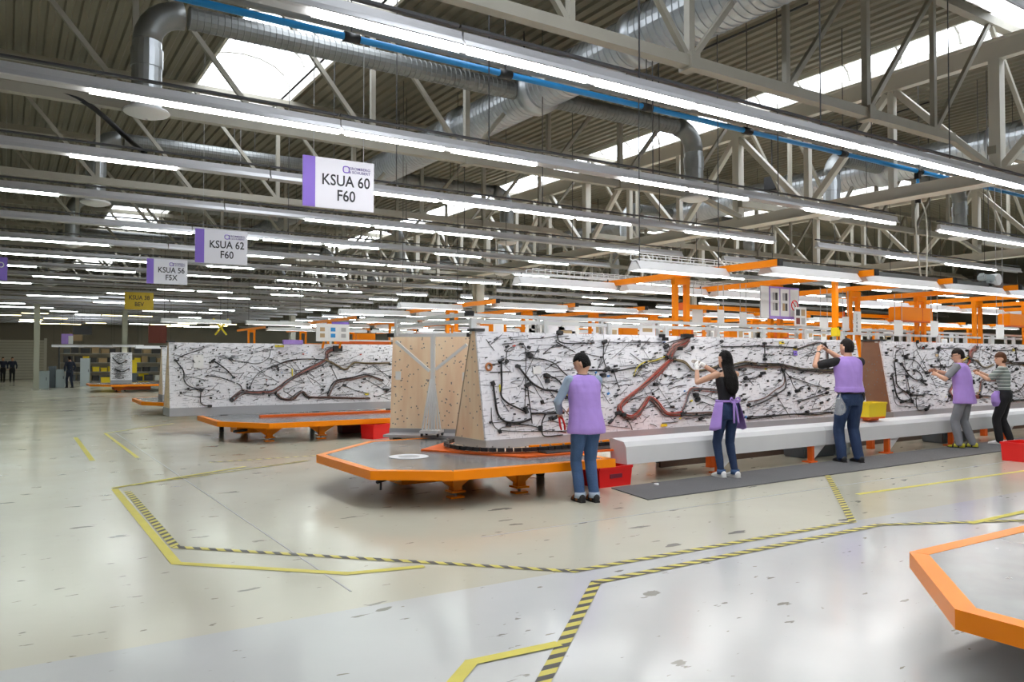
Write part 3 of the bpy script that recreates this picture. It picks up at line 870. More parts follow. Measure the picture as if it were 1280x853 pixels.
x0, y0 = p5.location.x, p5.location.y
MB().box2((4.3 - x0, 41.6 - y0, 0.1), (5.9 - x0, 42.6 - y0, 0.33)).build('drive_box', 'orange_deep', p5)

# ------------------------------------------------------------------ wiring boards and harnesses
conn_m = [MB().box((0, 0, 0), (0.055, 0.05, 0.035)).mesh('connector', 'black'), MB().box((0, 0, 0), (0.035, 0.05, 0.06)).mesh('connector', 'black'),
          MB().box((0, 0, 0), (0.075, 0.06, 0.05)).mesh('connector', 'black'), MB().box((0, 0, 0), (0.04, 0.04, 0.03)).mesh('connector', 'dark'),
          MB().tube([(-0.04, 0, 0), (0.04, 0, 0.015)], 0.022, 6).mesh('connector', 'black')]
cl_m = [MB().box((0, 0, 0), (0.05, 0.03, 0.03)).mesh('connector', 'wire_yellow'), MB().box((0, 0, 0), (0.05, 0.03, 0.04)).mesh('connector', 'plastic_blue'), MB().box((0, 0, 0), (0.05, 0.03, 0.03)).mesh('connector', 'wire_red'), MB().box((0, 0, 0), (0.06, 0.03, 0.03)).mesh('connector', 'paper')]
class Board:
    def __init__(self, x, y, rz, L, zb=0.55, zt=1.91, lean=0.23):
        self.o = Vector((x, y, 0)); self.rz = rz; self.L = L; self.zb, self.zt, self.lean = zb, zt, lean
        self.d = Vector((math.cos(rz), math.sin(rz), 0)); self.n0 = Vector((-math.sin(rz), math.cos(rz), 0))
        self.slope = self.n0 * lean + Vector((0, 0, zt - zb))
        self.base = self.o + Vector((0, 0, zb))
        self.normal = self.d.cross(self.slope).normalized()
        if self.normal.y > 0: self.normal = -self.normal
    def px(self, x, y):
        p = on_plane(x, y, self.base, self.normal) - self.base
        return (p.dot(self.d), p.z / (self.zt - self.zb))
    def loc(self, u, v, off=0.0):      # board frame -> root-local
        ln = math.hypot(self.lean, self.zt - self.zb)
        return Vector((u, v * self.lean - off * (self.zt - self.zb) / ln, self.zb + v * (self.zt - self.zb) + off * self.lean / ln))
def make_board(B, label, end_mat='plywood', end=True, depth=0.72, topw=0.10, seed=1):
    t = thing('assembly_board', label, 'board', B.o, B.rz)
    L, zb, zt, le = B.L, B.zb, B.zt, B.lean
    th = 0.03
    MB().add([(0, 0, zb), (L, 0, zb), (L, le, zt), (0, le, zt), (0, th, zb), (L, th, zb), (L, le + th, zt), (0, le + th, zt)],
             [(0, 1, 2, 3), (7, 6, 5, 4), (0, 4, 5, 1), (1, 5, 6, 2), (2, 6, 7, 3), (3, 7, 4, 0)]).build('drawing_panel', 'drawing', t)
    k = le / (zt - zb)
    MB().add([(0, -0.03, zb - 0.16), (L, -0.03, zb - 0.16), (L, -0.008, zb + 0.01), (0, -0.008, zb + 0.01), (0, 0.03, zb - 0.16), (L, 0.03, zb - 0.16), (L, 0.03, zb), (0, 0.03, zb)],
             [(0, 1, 2, 3), (7, 6, 5, 4), (0, 4, 5, 1), (1, 5, 6, 2), (2, 6, 7, 3), (3, 7, 4, 0)]).build('skirt', 'grey_skirt', t)
    MB().add([(0, depth, zb), (L, depth, zb), (L, le + topw, zt), (0, le + topw, zt), (0, depth + th, zb), (L, depth + th, zb), (L, le + topw + th, zt), (0, le + topw + th, zt)],
             [(0, 1, 2, 3), (7, 6, 5, 4), (0, 4, 5, 1), (1, 5, 6, 2), (2, 6, 7, 3), (3, 7, 4, 0)]).build('back_panel', 'board_back', t)
    if end:
        poly = [(0.031, zb + 0.0), (depth, zb + 0.0), (le + topw, zt), (le + 0.031, zt)]
        MB().add([(0.0, y, z) for y, z in poly] + [(0.025, y, z) for y, z in poly], [(3, 2, 1, 0), (4, 5, 6, 7), (0, 1, 5, 4), (1, 2, 6, 5), (2, 3, 7, 6), (3, 0, 4, 7)]).build('end_panel', end_mat, t)
        MB().box2((-0.01, -0.02, zb - 0.16), (0.02, depth + 0.02, zb + 0.005)).build('end_skirt', 'grey_skirt', t)
        MB().box2((-0.03, le - 0.02, zt + 0.0), (0.12, le + topw + 0.06, zt + 0.035)).build('top_cap', 'dark', t)
        rn = random.Random(seed)
        hm = MB().lathe([(0.0001, 0), (0.012, 0)], (0, 0, 0), 8)
        hm.v = [(-0.0015, y, x) for x, y, z in hm.v]
        hm = hm.mesh('drilled_hole', 'hole_grey')
        for i in range(46):
            v = rn.random(); y = 0.05 + rn.random() * (depth - 0.1 - (depth - le - 0.05) * v) + le * v * 0.6
            if le * v + 0.05 < y < depth + (le + topw - depth) * v - 0.03: place('drilled_hole', hm, t, (0, y, zb + v * (zt - zb)))
    # carrier trolley under the board
    n = max(2, round(L / 2.2))
    for i in range(n):
        x = 1.1 + i * (L - 1.6) / (n - 1) if L > 2 else 0.3 + 0.35 * i
        MB().box((x, depth / 2, 0.3 + (zb - 0.16 - 0.3) / 2), (0.12, depth * 0.8, zb - 0.16 - 0.3 + 0.02)).build('carrier_foot', 'dark', t)
        MB().box((x, depth / 2, 0.15), (0.08, 0.08, 0.3)).build('carrier_leg', 'dark', t)
    return t
def harness(B, label, lines, seed, n_conn=120, n_dash=280, tags=()):
    rn = random.Random(seed)
    t = thing('wiring_harness', label, 'wiring harness', B.o, B.rz)
    for col, r, strands, pts in lines:
        cols = col if isinstance(col, (list, tuple)) else [col]
        mbs = [MB() for _ in cols]
        for s in range(strands):
            jit = 0.0 if strands == 1 else r * (2.0 if strands < 6 else 3.2)
            off = (rn.uniform(-1, 1) * jit, rn.uniform(-1, 1) * jit)
            P = [B.loc(min(max(u + off[0] + rn.uniform(-jit, jit) * 0.6, 0.02), B.L - 0.02), v + (off[1] + rn.uniform(-jit, jit) * 0.6) / 1.38, 0.012 + r + 0.012 * (s % 3)) for u, v in pts]
            mbs[s % len(cols)].tube(smooth_line(P, 5), r * (rn.uniform(0.7, 1.0) if strands > 1 else 0.72), 5)
        for q, c2 in enumerate(cols):
            if mbs[q].v: mbs[q].build('wire_bundle', c2, t, True)
        for u, v in (pts[0], pts[-1]):
            if rn.random() < 0.8:
                o = place('connector', rn.choice(conn_m), t, B.loc(min(max(u, 0.05), B.L - 0.05), v, 0.03)); o.rotation_euler = (-math.atan(B.lean / 1.36), rn.uniform(-0.6, 0.6), 0)
    for i in range(n_conn):
        u, v = rn.uniform(0.08, B.L - 0.1), rn.uniform(0.06, 0.95)
        mm = rn.choice(conn_m) if rn.random() < 0.93 else rn.choice(cl_m)
        o = place('connector', mm, t, B.loc(u, v, 0.03)); o.rotation_euler = (-math.atan(B.lean / 1.36), rn.uniform(-0.5, 0.3), 0)
        sc = rn.uniform(0.35, 0.85); o.scale = (sc, sc, sc)
    mb, mb2 = MB(), MB()
    for i in range(n_dash):
        u, v = rn.uniform(0.05, B.L - 0.6), rn.uniform(0.05, 0.95)
        ln = rn.choice((0.1, 0.15, 0.25, 0.4)) * rn.uniform(0.7, 1.3); sl = rn.gauss(0.10, 0.16)
        if rn.random() < 0.2: sl = rn.uniform(-1.2, 1.2)
        e = (u + ln, min(0.97, max(0.03, v + ln * sl)))
        md = ((u + e[0]) / 2, (v + e[1]) / 2 + rn.uniform(-0.012, 0.012))
        (mb if i % 3 else mb2).tube([B.loc(*q, 0.01) for q in ((u, v), md, e)], rn.choice((0.0025, 0.004, 0.0055)), 4)
    mb.build('branch_wires', 'wire_grey', t, kind='stuff'); mb2.build('branch_wires', 'wire_black', t, kind='stuff')
    fk = MB()
    for i in range(n_dash):
        q = B.loc(rn.uniform(0.05, B.L - 0.05), rn.uniform(0.04, 0.96), 0.0); q2 = q + Vector((0, -0.045, 0.008))
        fk.bar(q, q2, 0.012)
    fk.build('holding_pins', 'wire_grey', t, kind='stuff')
    for u, v, w, h, c in tags:
        o = MB().box((0, 0, 0), (w, 0.006, h)).build('marker_card', c, t)
        o.location = B.loc(u, v, 0.02); o.rotation_euler = (-math.atan(B.lean / 1.36), 0, 0)
    return t
K, BR, OL, PK = 'wire_black', ['wire_brown', 'wire_black'], ['wire_olive', 'wire_brown'], ['wire_pink', 'wire_brown']
BA = Board(4.94, 8.23, R(1.6), 8.3)
PX_A = [
 (K, 0.017, 1, [(625, 452), (625.6, 480), (625, 495), (632.5, 504), (644, 510), (657, 516)]),
 (K, 0.020, 1, [(614.7, 480), (616.6, 495), (620, 516), (627, 526), (638, 529), (651, 528), (662.5, 524)]),
 (K, 0.020, 1, [(662.5, 517.5), (680, 517.2), (700, 517)]),
 (K, 0.020, 1, [(645.7, 458.5), (655, 470), (664, 480), (677.6, 487.5), (691, 489), (700, 493), (709.5, 497)]),
 (K, 0.012, 1, [(660.7, 445), (668, 449), (679, 450), (692.5, 455.6), (702, 465), (713, 475)]),
 (K, 0.016, 1, [(682, 470.6), (690.7, 472.5), (698, 478), (701, 484), (700, 490)]),
 (K, 0.010, 1, [(658, 482), (660, 499), (662.5, 517.5), (664, 530)]),
 (K, 0.008, 1, [(613, 510), (614, 527), (619, 536), (629, 539), (664, 540), (711, 539)]),
 (K, 0.012, 1, [(681, 517.6), (676.6, 527), (676, 536), (679.4, 545.7), (702, 544)]),
 (K, 0.011, 1, [(698, 416), (695.5, 422), (700, 428.5), (715, 430), (739, 429.4)]),
 (K, 0.010, 1, [(634, 532), (650, 531), (665, 533), (674, 536)]),
 (K, 0.007, 1, [(632, 452), (633, 440), (640, 434), (655, 433), (656, 470), (655, 512)]),
 (['wire_pink', 'wire_brown', 'wire_red', 'wire_grey'], 0.009, 11, [(837, 450), (824, 464), (809, 477.5), (792, 491), (779, 502), (772, 511), (777, 519), (786, 522.5), (796, 517), (805, 504), (811, 498), (820, 506), (831, 517), (850, 518)]),
 (BR, 0.014, 2, [(850, 518), (870, 518), (889, 518), (905, 519), (925, 516)]),
 (['wire_pink', 'wire_brown', 'wire_grey'], 0.008, 7, [(850, 515), (856, 502), (860, 489), (869, 486), (889, 487), (905, 488)]),
 (['wire_pink', 'wire_red', 'wire_brown'], 0.011, 15, [(835, 449), (841, 436), (852, 431), (858, 425)]),
 (['wire_pink', 'wire_brown'], 0.010, 12, [(833, 447), (838, 437), (846, 432), (854, 428)]),
 (['wire_olive', 'wire_yellow'], 0.011, 2, [(831, 446.6), (818, 450), (805, 454), (796, 461), (792, 470)]),
 (K, 0.016, 1, [(730, 464), (741, 463.5), (758, 463.5), (773, 463.5), (786, 461), (800, 459)]),
 (K, 0.010, 1, [(754, 429), (753, 447), (757, 462)]),
 (['wire_grey'], 0.010, 1, [(754, 428), (786, 429), (824, 429), (831, 434)]),
 (['wire_olive', 'wire_grey'], 0.012, 3, [(841, 451), (854, 455), (865, 464), (878, 464), (895, 460)]),
 (K, 0.012, 1, [(771, 517), (765, 525), (762, 528)]),
 (K, 0.009, 1, [(777, 519), (786, 530), (789, 538)]),
 (K, 0.009, 1, [(758, 463), (752, 470)]), (K, 0.009, 1, [(766, 464), (770, 478), (773, 485)]),
 (['wire_olive', 'wire_brown', 'wire_black'], 0.011, 7, [(905, 461), (930, 455), (949, 456.5), (973, 456.5), (986, 459), (1005, 462.5), (1042, 463.5), (1060, 463)]),
 (BR, 0.014, 2, [(973, 457), (978, 466), (979, 483), (969, 491), (954, 500), (934, 506.6)]),
 (K, 0.014, 1, [(900, 434), (930, 433.5), (952.5, 433), (977, 434), (992, 435)]),
 (K, 0.014, 1, [(954, 430), (954.5, 440), (954.5, 450)]),
 (K, 0.012, 1, [(986, 472), (1001, 476.6), (1016, 482), (1032, 486)]),
 (K, 0.010, 1, [(978, 463), (986, 472), (990, 482), (995, 489)]),
 (K, 0.013, 1, [(995.6, 503), (1014, 497), (1032, 491.6)]),
 (K, 0.013, 2, [(934, 522.5), (949, 521.6), (986, 519), (1014, 518), (1039, 516.5)]),
 (K, 0.012, 1, [(930, 473), (941, 473), (952, 467)]),
 (BR, 0.011, 2, [(994, 438), (1020, 430), (1029, 432.5), (1032, 438), (1033, 460)]),
 (K, 0.009, 1, [(870, 500), (885, 506), (900, 512)]), (K, 0.009, 1, [(868, 494), (880, 495), (895, 502)]),
]
UV_A = [(c, r, s, [BA.px(*q) for q in pts]) for c, r, s, pts in PX_A]
for c, r, s, pts in UV_A:
    for i, (u, v) in enumerate(pts): pts[i] = (u, min(1.0, max(0.01, v)))
make_board(BA, 'long white wiring board behind the man with pliers', seed=3)
ha = harness(BA, 'black and pink wiring harness laid out on the nearest long board', UV_A, 5, 165, 420,
        [(*BA.px(976, 429), 0.13, 0.04, 'yellow'), (*BA.px(993, 442), 0.10, 0.08, 'violet'), (*BA.px(993, 436), 0.10, 0.05, 'yellow'), (*BA.px(829, 532), 0.12, 0.04, 'yellow'), (*BA.px(956, 461), 0.05, 0.05, 'wire_yellow'), (*BA.px(670, 463), 0.13, 0.10, 'paper'), (*BA.px(624, 486), 0.02, 0.10, 'wire_yellow')])
# cap of black plugs at the top of the pink bundle, coil of copper wire
for q in ((851, 421), (854, 420.5), (857, 421), (860, 421), (846, 437), (828, 425), (824, 421)):
    o = place('connector', conn_m[2], ha, BA.loc(*BA.px(*q), 0.06))
c = BA.loc(*BA.px(610, 459), 0.02)
MB().tube([(c.x + 0.042 * math.cos(a), c.y, c.z + 0.042 * math.sin(a)) for a in [2 * math.pi * i / 18 for i in range(19)]], 0.014, 6).build('wire_coil', 'copper', ha, True)
BB = Board(14.15, 8.55, R(1.6), 8.75)
make_board(BB, 'white wiring board at the right edge behind the two right workers', 'plywood_brown', depth=0.80, topw=0.36, seed=9)
harness(BB, 'black wiring harness on the right board behind the spectacled worker', UV_A, 17, 190, 380,
        [(2.0, 0.8, 0.12, 0.05, 'cardboard'), (3.1, 0.72, 0.12, 0.04, 'cardboard'), (3.4, 0.2, 0.1, 0.06, 'cardboard'), (5.5, 0.9, 0.12, 0.05, 'yellow')])
BC = Board(2.80, 17.2, 0.0, 5.6, lean=0.2)
PX_C = [
 (K, 0.016, 1, [(219, 451), (229, 464), (230, 476), (236, 483), (248, 487)]),
 (K, 0.014, 1, [(251, 488), (251, 504.6), (262, 508)]),
 (K, 0.018, 1, [(266.5, 451), (282, 462), (292, 472.5)]),
 (K, 0.014, 1, [(259, 470), (274, 472), (290, 477.5), (300, 482), (303, 490.6)]),
 (['wire_brown', 'wire_pink', 'wire_grey'], 0.012, 7, [(289, 500), (302, 490.6), (315, 491), (331, 491), (343, 489), (360, 476.5), (380, 463.7), (405.7, 450.8), (409, 440), (420, 436)]),
 (BR, 0.016, 3, [(344, 491.6), (352, 498.6), (364, 498.6), (376, 489.6), (386, 496.6), (410, 496.6), (459.5, 498)]),
 (BR, 0.016, 3, [(410, 495.6), (420, 478.6), (439.6, 473.7), (459.5, 470.7), (477.5, 475.7)]),
 (OL, 0.016, 3, [(405.7, 450.8), (419.7, 457.7), (431.6, 463.7), (441.6, 454.7), (459.5, 455.7), (487, 455.7)]),
 (BR, 0.012, 2, [(340, 458.7), (360, 450.8), (384, 448), (405.7, 449.8)]),
 (K, 0.010, 1, [(288, 450), (305, 453), (322, 455), (335, 448), (338, 438)]),
 (K, 0.010, 1, [(312, 485), (318, 472), (330, 462), (345, 458)]),
 (K, 0.010, 1, [(430, 482), (445, 489), (462, 493)]), (K, 0.010, 1, [(455, 474), (470, 482), (480, 488)]),
 (K, 0.010, 1, [(465, 457), (478, 466), (487, 472)]), (K, 0.010, 1, [(413, 458), (419, 470), (421, 475)]),
]
UV_C = [(c, r, s, [(u, min(0.99, max(0.02, v))) for u, v in (BC.px(*q) for q in pts)]) for c, r, s, pts in PX_C]
make_board(BC, 'white wiring board with brown harness in the second line', seed=4)
harness(BC, 'brown and black wiring harness on the second-line board', UV_C, 23, 130, 260,
        [(*BC.px(365, 466), 0.03, 0.16, 'wire_yellow'), (*BC.px(458, 493), 0.10, 0.05, 'wire_yellow'), (*BC.px(248, 452), 0.20, 0.28, 'paper'), (*BC.px(349, 433), 0.2, 0.05, 'wire_yellow')])
# distant end-on board
BD = Board(4.2, 42.3, R(-4), 0.95, lean=0.25)
make_board(BD, 'small distant white board standing on the far orange platform', end=False)
harness(BD, 'grey harness on the distant small board', [(K, 0.03, 1, [(0.1, 0.8), (0.4, 0.6), (0.7, 0.7)]), (K, 0.03, 1, [(0.2, 0.4), (0.5, 0.3), (0.8, 0.4)])], 3, 30, 120)
BE = Board(3.72, 24.0, R(0), 3.0, lean=0.25)
make_board(BE, 'plywood-ended board just left of the second-line board', seed=6)

# plywood board on carrier with aluminium Y stand, beside the nearest board
A_, B_ = at_d(487.5, 540, 12.0), at_d(596, 540, 11.75)
dv = Vector((B_.x - A_.x, B_.y - A_.y, 0)); Lp = dv.length; rzp = math.atan2(dv.y, dv.x)
t = thing('plywood_board', 'bare drilled plywood board behind the aluminium stand', 'board', (A_.x, A_.y, 0), rzp)
MB().add([(0, 0.0, 0.48), (Lp, 0.0, 0.48), (Lp - 0.02, 0.06, 1.93), (0.02, 0.06, 1.93), (0, 0.03, 0.48), (Lp, 0.03, 0.48), (Lp - 0.02, 0.09, 1.93), (0.02, 0.09, 1.93)],
         [(0, 1, 2, 3), (7, 6, 5, 4), (0, 4, 5, 1), (1, 5, 6, 2), (2, 6, 7, 3), (3, 7, 4, 0)]).build('plywood_sheet', 'plywood', t)
MB().box2((0, -0.03, 0.32), (Lp, 0.05, 0.50)).build('skirt', 'grey_skirt', t)
MB().box2((0.05, -0.45, 0.40), (Lp - 0.05, 0.3, 0.44)).build('carrier_deck', 'grey_skirt', t)
for x in (0.2, Lp - 0.2): MB().box2((x - 0.05, -0.3, 0.0), (x + 0.05, -0.2, 0.4)).build('carrier_leg', 'dark', t)
hm = MB().lathe([(0.0001, 0), (0.011, 0)], (0, 0, 0), 8); hm.v = [(x, -0.0015, y) for x, y, z in hm.v]
hm = hm.mesh('drilled_hole', 'hole_grey')
rn = random.Random(2)
for i in range(150):
    x, v = rn.uniform(0.04, Lp - 0.05), rn.uniform(0.03, 0.97)
    place('drilled_hole', hm, t, (x, 0.06 * v - 0.0005, 0.48 + 1.45 * v))
for q in ((493, 470), (582, 471)):
    pp = at_d(*q, 11.85) - Vector((A_.x, A_.y, 0)); u = pp.dot(dv.normalized())
    MB().box((u, -0.004 + 0.06 * 0.5, pp.z), (0.085, 0.01, 0.13)).build('paper_card', 'paper', t)
# the stand
sx = at_d(541, 540, 11.45)
t = thing('aluminium_stand', 'wheeled aluminium Y-shaped stand in front of the plywood board', 'stand', (sx.x, sx.y, 0.44), rzp)
def zpx(py, d): return CAM_H + (450 - py) * d / F_PX - 0.44
k_ = 11.45 / F_PX
MB().bar((0, 0, 0.1), (0, 0, zpx(419, 11.45)), 0.06).build('upright', 'alu', t)
MB().bar((-51 * k_, 0, zpx(419, 11.45)), (47 * k_, 0, zpx(419, 11.45)), 0.035, 0.05).build('top_rail', 'alu', t)
MB().bar((-48 * k_, -0.02, zpx(427, 11.45)), (-4 * k_, -0.02, zpx(464, 11.45)), 0.04).build('brace', 'alu', t)
MB().bar((44 * k_, -0.02, zpx(431, 11.45)), (4 * k_, -0.02, zpx(462, 11.45)), 0.04).build('brace', 'alu', t)
for sgn_ in (-55, 48): MB().box((sgn_ * k_, 0, zpx(419, 11.45)), (0.1, 0.06, 0.06)).build('end_cap', 'black', t)
for i, dx in enumerate((-8, -5, -2, 1, 4, 7, 10)):
    MB().bar((dx * 0.25 * k_, -0.04, zpx(474, 11.45)), (dx * k_ * 1.15, -0.18 + 0.02 * i, 0.08), 0.02).build('strut', 'alu', t)
MB().box((0.02, -0.12, 0.07), (0.28, 0.3, 0.04)).build('base_frame', 'alu', t)
for x, y in ((-0.1, -0.22), (0.14, -0.22), (-0.1, 0.02), (0.14, 0.02)):
    MB().tube([(x - 0.012, y, 0.03), (x + 0.012, y, 0.03)], 0.03, 10).build('caster', 'black', t)
# aluminium gantry above the near boards
t = thing('aluminium_gantry', 'aluminium rail gantry running along the tops of the near boards', 'rail frame', (4.94, 8.62, 0), R(1.6))
for z, y in ((2.045, 0.0), (2.13, 0.14)):
    MB().bar((0, y, z), (18, y, z), 0.05, 0.045).build('rail', 'alu', t)
for i in range(16):
    MB().box((0.02 + i * 1.15, -0.03, 1.98), (0.07, 0.06, 0.2)).build('rail_post', 'alu', t)
    if i: MB().box((0.02 + i * 1.15, 0.14, 2.02), (0.05, 0.05, 0.2)).build('rail_post', 'alu', t)
Lq = at_d(497, 400, 11.6) - Vector((4.94, 8.62, 0))
cs, sn = math.cos(-R(1.6)), math.sin(-R(1.6)); Lq = Vector((Lq.x * cs - Lq.y * sn, Lq.x * sn + Lq.y * cs, 0))
for z in (2.045, 2.13):
    MB().bar((0, 0.0, z), (Lq.x, Lq.y, z), 0.05, 0.045).build('rail', 'alu', t)
MB().box((Lq.x, Lq.y, 2.03), (0.07, 0.07, 0.26)).build('rail_post', 'alu', t)
MB().box((0, 0.02, 2.14), (0.09, 0.09, 0.06)).build('end_cap', 'black', t)

# guard beam in front of the near boards
gb = thing('guard_beam', 'long white sheet-metal guard beam at the workers\' shins', 'guard beam', (6.43, 7.36, 0), R(1.0))
sec = [(0.0, 0.25), (0.0, 0.47), (0.03, 0.53), (0.26, 0.56), (0.30, 0.55), (0.30, 0.25)]
for i, (xa, xb) in enumerate(((0, 4.1), (4.105, 8.2), (8.205, 12.3), (12.305, 16.4))):
    n = len(sec); sl = 0.10 if i == 0 else 0
    vs = [(xa + (sl * (0.55 - z) if i == 0 else 0), y, z) for y, z in sec] + [(xb, y, z) for y, z in sec]
    MB().add(vs, [(j, n + j, n + (j + 1) % n, (j + 1) % n) for j in range(n)] + [tuple(range(n)), tuple(range(2 * n - 1, n - 1, -1))]).build('beam_section', 'white_guard', gb)
for i in range(8):
    x = 1.75 + i * 2.05
    MB().box2((x - 0.03, 0.02, 0.02), (x + 0.03, 0.10, 0.27)).build('bracket_leg', 'orange_deep', gb)
    MB().box2((x - 0.08, 0.0, 0.0), (x + 0.08, 0.16, 0.02)).build('foot_plate', 'orange_deep', gb)
    MB().add([(x + 0.045, 0.05, 0.25), (x + 0.36, 0.05, 0.25), (x + 0.045, 0.05, 0.03), (x + 0.045, 0.07, 0.25), (x + 0.36, 0.07, 0.25), (x + 0.045, 0.07, 0.03)], [(0, 1, 2), (5, 4, 3), (0, 3, 4, 1), (1, 4, 5, 2), (2, 5, 3, 0)]).build('gusset', 'white_guard', gb)
# conveyor chassis visible under the guard beam
t = thing('conveyor_chassis', 'orange steel conveyor chassis under the long board', 'conveyor', (8.1, 8.3, 0), R(1.6))
MB().box2((0, -0.45, 0.30), (15, -0.37, 0.46)).build('side_rail', 'orange', t)
MB().box2((0, 0.5, 0.30), (15, 0.58, 0.46)).build('side_rail', 'orange', t)
MB().box2((-0.2, -0.02, 0.0), (15, 0.02, 0.30)).build('base_panel', 'kick_brown', t)
for i in range(8): MB().box2((0.4 + i * 2.05, -0.42, 0.0), (0.5 + i * 2.05, -0.32, 0.3)).build('leg', 'orange_deep', t)
# standing mat
tag(MB().prism([(5.95, 6.44), (21, 6.75), (21, 7.62), (6.12, 7.26)], 0.0, 0.012).build('standing_mat', 'rubber_mat'), 'long dark grey anti-fatigue mat under the workers', 'mat')

# bins
def bin_box(name, label, loc, rz, size, material, rim=True):
    w, d, h = size
    t = thing(name, label, 'bin', loc, rz)
    th = 0.015
    tp = 0.94
    def ring(s, z): return [(-w / 2 * s, -d / 2 * s, z), (w / 2 * s, -d / 2 * s, z), (w / 2 * s, d / 2 * s, z), (-w / 2 * s, d / 2 * s, z)]
    vs = ring(tp, 0) + ring(1, h) + ring(0.93, h) + ring(tp * 0.9, 0.02)
    fs = [(3, 2, 1, 0), (12, 13, 14, 15)]
    for a, b_ in ((0, 4), (4, 8), (8, 12)):
        fs += [(a + i, a + (i + 1) % 4, b_ + (i + 1) % 4, b_ + i) for i in range(4)]
    MB().add(vs, fs).build('tub', material, t)
    if rim:
        for (a, b_) in (((-w / 2, -d / 2), (w / 2, -d / 2)), ((w / 2, -d / 2), (w / 2, d / 2)), ((w / 2, d / 2), (-w / 2, d / 2)), ((-w / 2, d / 2), (-w / 2, -d / 2))):
            MB().bar((*a, h), (*b_, h), 0.03).build('lip', material, t)
    return t
rb = bin_box('red_bin', 'red plastic bin on the floor beside the man in sandals', (6.26, 7.55, 0.0), R(3), (0.55, 0.40, 0.23), 'red')
MB().box((0.0, -0.195, 0.13), (0.2, 0.02, 0.05)).build('handle_slot', 'maroon', rb)
bin_box('red_bin', 'red plastic bin on the floor at the right edge of the picture', (13.2, 5.85, 0.0), R(1), (0.6, 0.40, 0.27), 'red')
p = at_z(474, 549, 0); bin_box('red_bin', 'red plastic bin beside the plywood board', (p.x, p.y + 0.2, 0), R(20), (0.44, 0.36, 0.27), 'red')
p = at_z(437, 541, 0); bin_box('maroon_tub', 'dark red tub under the second-line platform', (p.x, p.y, 0), 0, (0.45, 0.3, 0.16), 'maroon')
yb = bin_box('yellow_bin', 'yellow plastic crate on the guard beam beside the brown end panel', (11.92, 7.58, 0.62), R(1), (0.50, 0.26, 0.22), 'yellow')
t = thing('bin_bracket', 'orange bracket carrying the yellow crate', 'bracket', (11.92, 7.58, 0.56))
MB().box((0, 0, 0.045), (0.40, 0.26, 0.03)).build('tray', 'orange_deep', t)
MB().box((0, 0, 0.015), (0.3, 0.1, 0.04)).build('spacer', 'orange_deep', t)
tag(MB().tube([(6.72, 7.12, 0.03), (6.72, 7.12, 0.0)], 0.03, 10).build('floor_puck', 'paper'), 'small white puck on the floor right of the red bin', 'puck')
gbox = thing('grey_tote', 'dark grey tote under the guard beam between the right workers', 'tote', (15.0, 8.02, 0))
MB().box((0, 0, 0.15), (0.9, 0.4, 0.3)).build('tub', 'cabinet_dark', gbox, bevel=0.02); MB().box((0, 0, 0.31), (0.94, 0.44, 0.03)).build('lip', 'cabinet_dark', gbox)
g2 = thing('grey_tote', 'dark grey tote under the guard beam behind the tall man', 'tote', (10.9, 8.0, 0))
MB().box((0, 0, 0.14), (0.8, 0.4, 0.28)).build('tub', 'cabinet_dark', g2, bevel=0.02); MB().box((0, 0, 0.29), (0.84, 0.44, 0.03)).build('lip', 'cabinet', g2)
bk = thing('light_grey_drawer_box', 'pale grey box on the floor right of the tall man\'s jeans', 'box', (11.45, 7.9, 0))
MB().box((0, 0, 0.15), (0.34, 0.3, 0.3)).build('body', 'cabinet', bk, bevel=0.01); MB().box((0, -0.152, 0.17), (0.2, 0.01, 0.12)).build('front_label', 'paper', bk)

# ------------------------------------------------------------------ orange T frames and work lamps
_gm = {}
def tframe(label, x, yp, yf, yr, z=2.9):
    t = thing('orange_t_frame', label, 'frame', (x, yp, 0), 0, 'orange T frames over the work lines')
    key = (round(yf - yp, 2), round(yr - yp, 2), z)
    if key not in _gm:
        _gm[key] = (MB().box((0, 0, (z - 0.05) / 2), (0.08, 0.07, z - 0.05)).mesh('post', 'orange'),
                    MB().bar((0, key[0], z + 0.01), (0, key[1], z + 0.01), 0.085, 0.095).mesh('arm', 'orange'),
                    MB().box((0, 0, z - 0.09), (0.33, 0.09, 0.11)).mesh('head_plate', 'orange'),
                    MB().box((0, 0, 0), (0.09, 0.03, 0.1)).mesh('end_cap', 'black'),
                    MB().box((0, 0, 0.01), (0.5, 0.3, 0.02)).mesh('base_plate', 'orange'))
    a = _gm[key]
    place('post', a[0], t, (-0.125, 0, 0)); place('post', a[0], t, (0.125, 0, 0))
    place('arm', a[1], t); place('head_plate', a[2], t); place('base_plate', a[4], t)
    place('end_cap', a[3], t, (0, key[0] - 0.015, z + 0.01)); place('end_cap', a[3], t, (0, key[1] + 0.015, z + 0.01))
_lm = {}
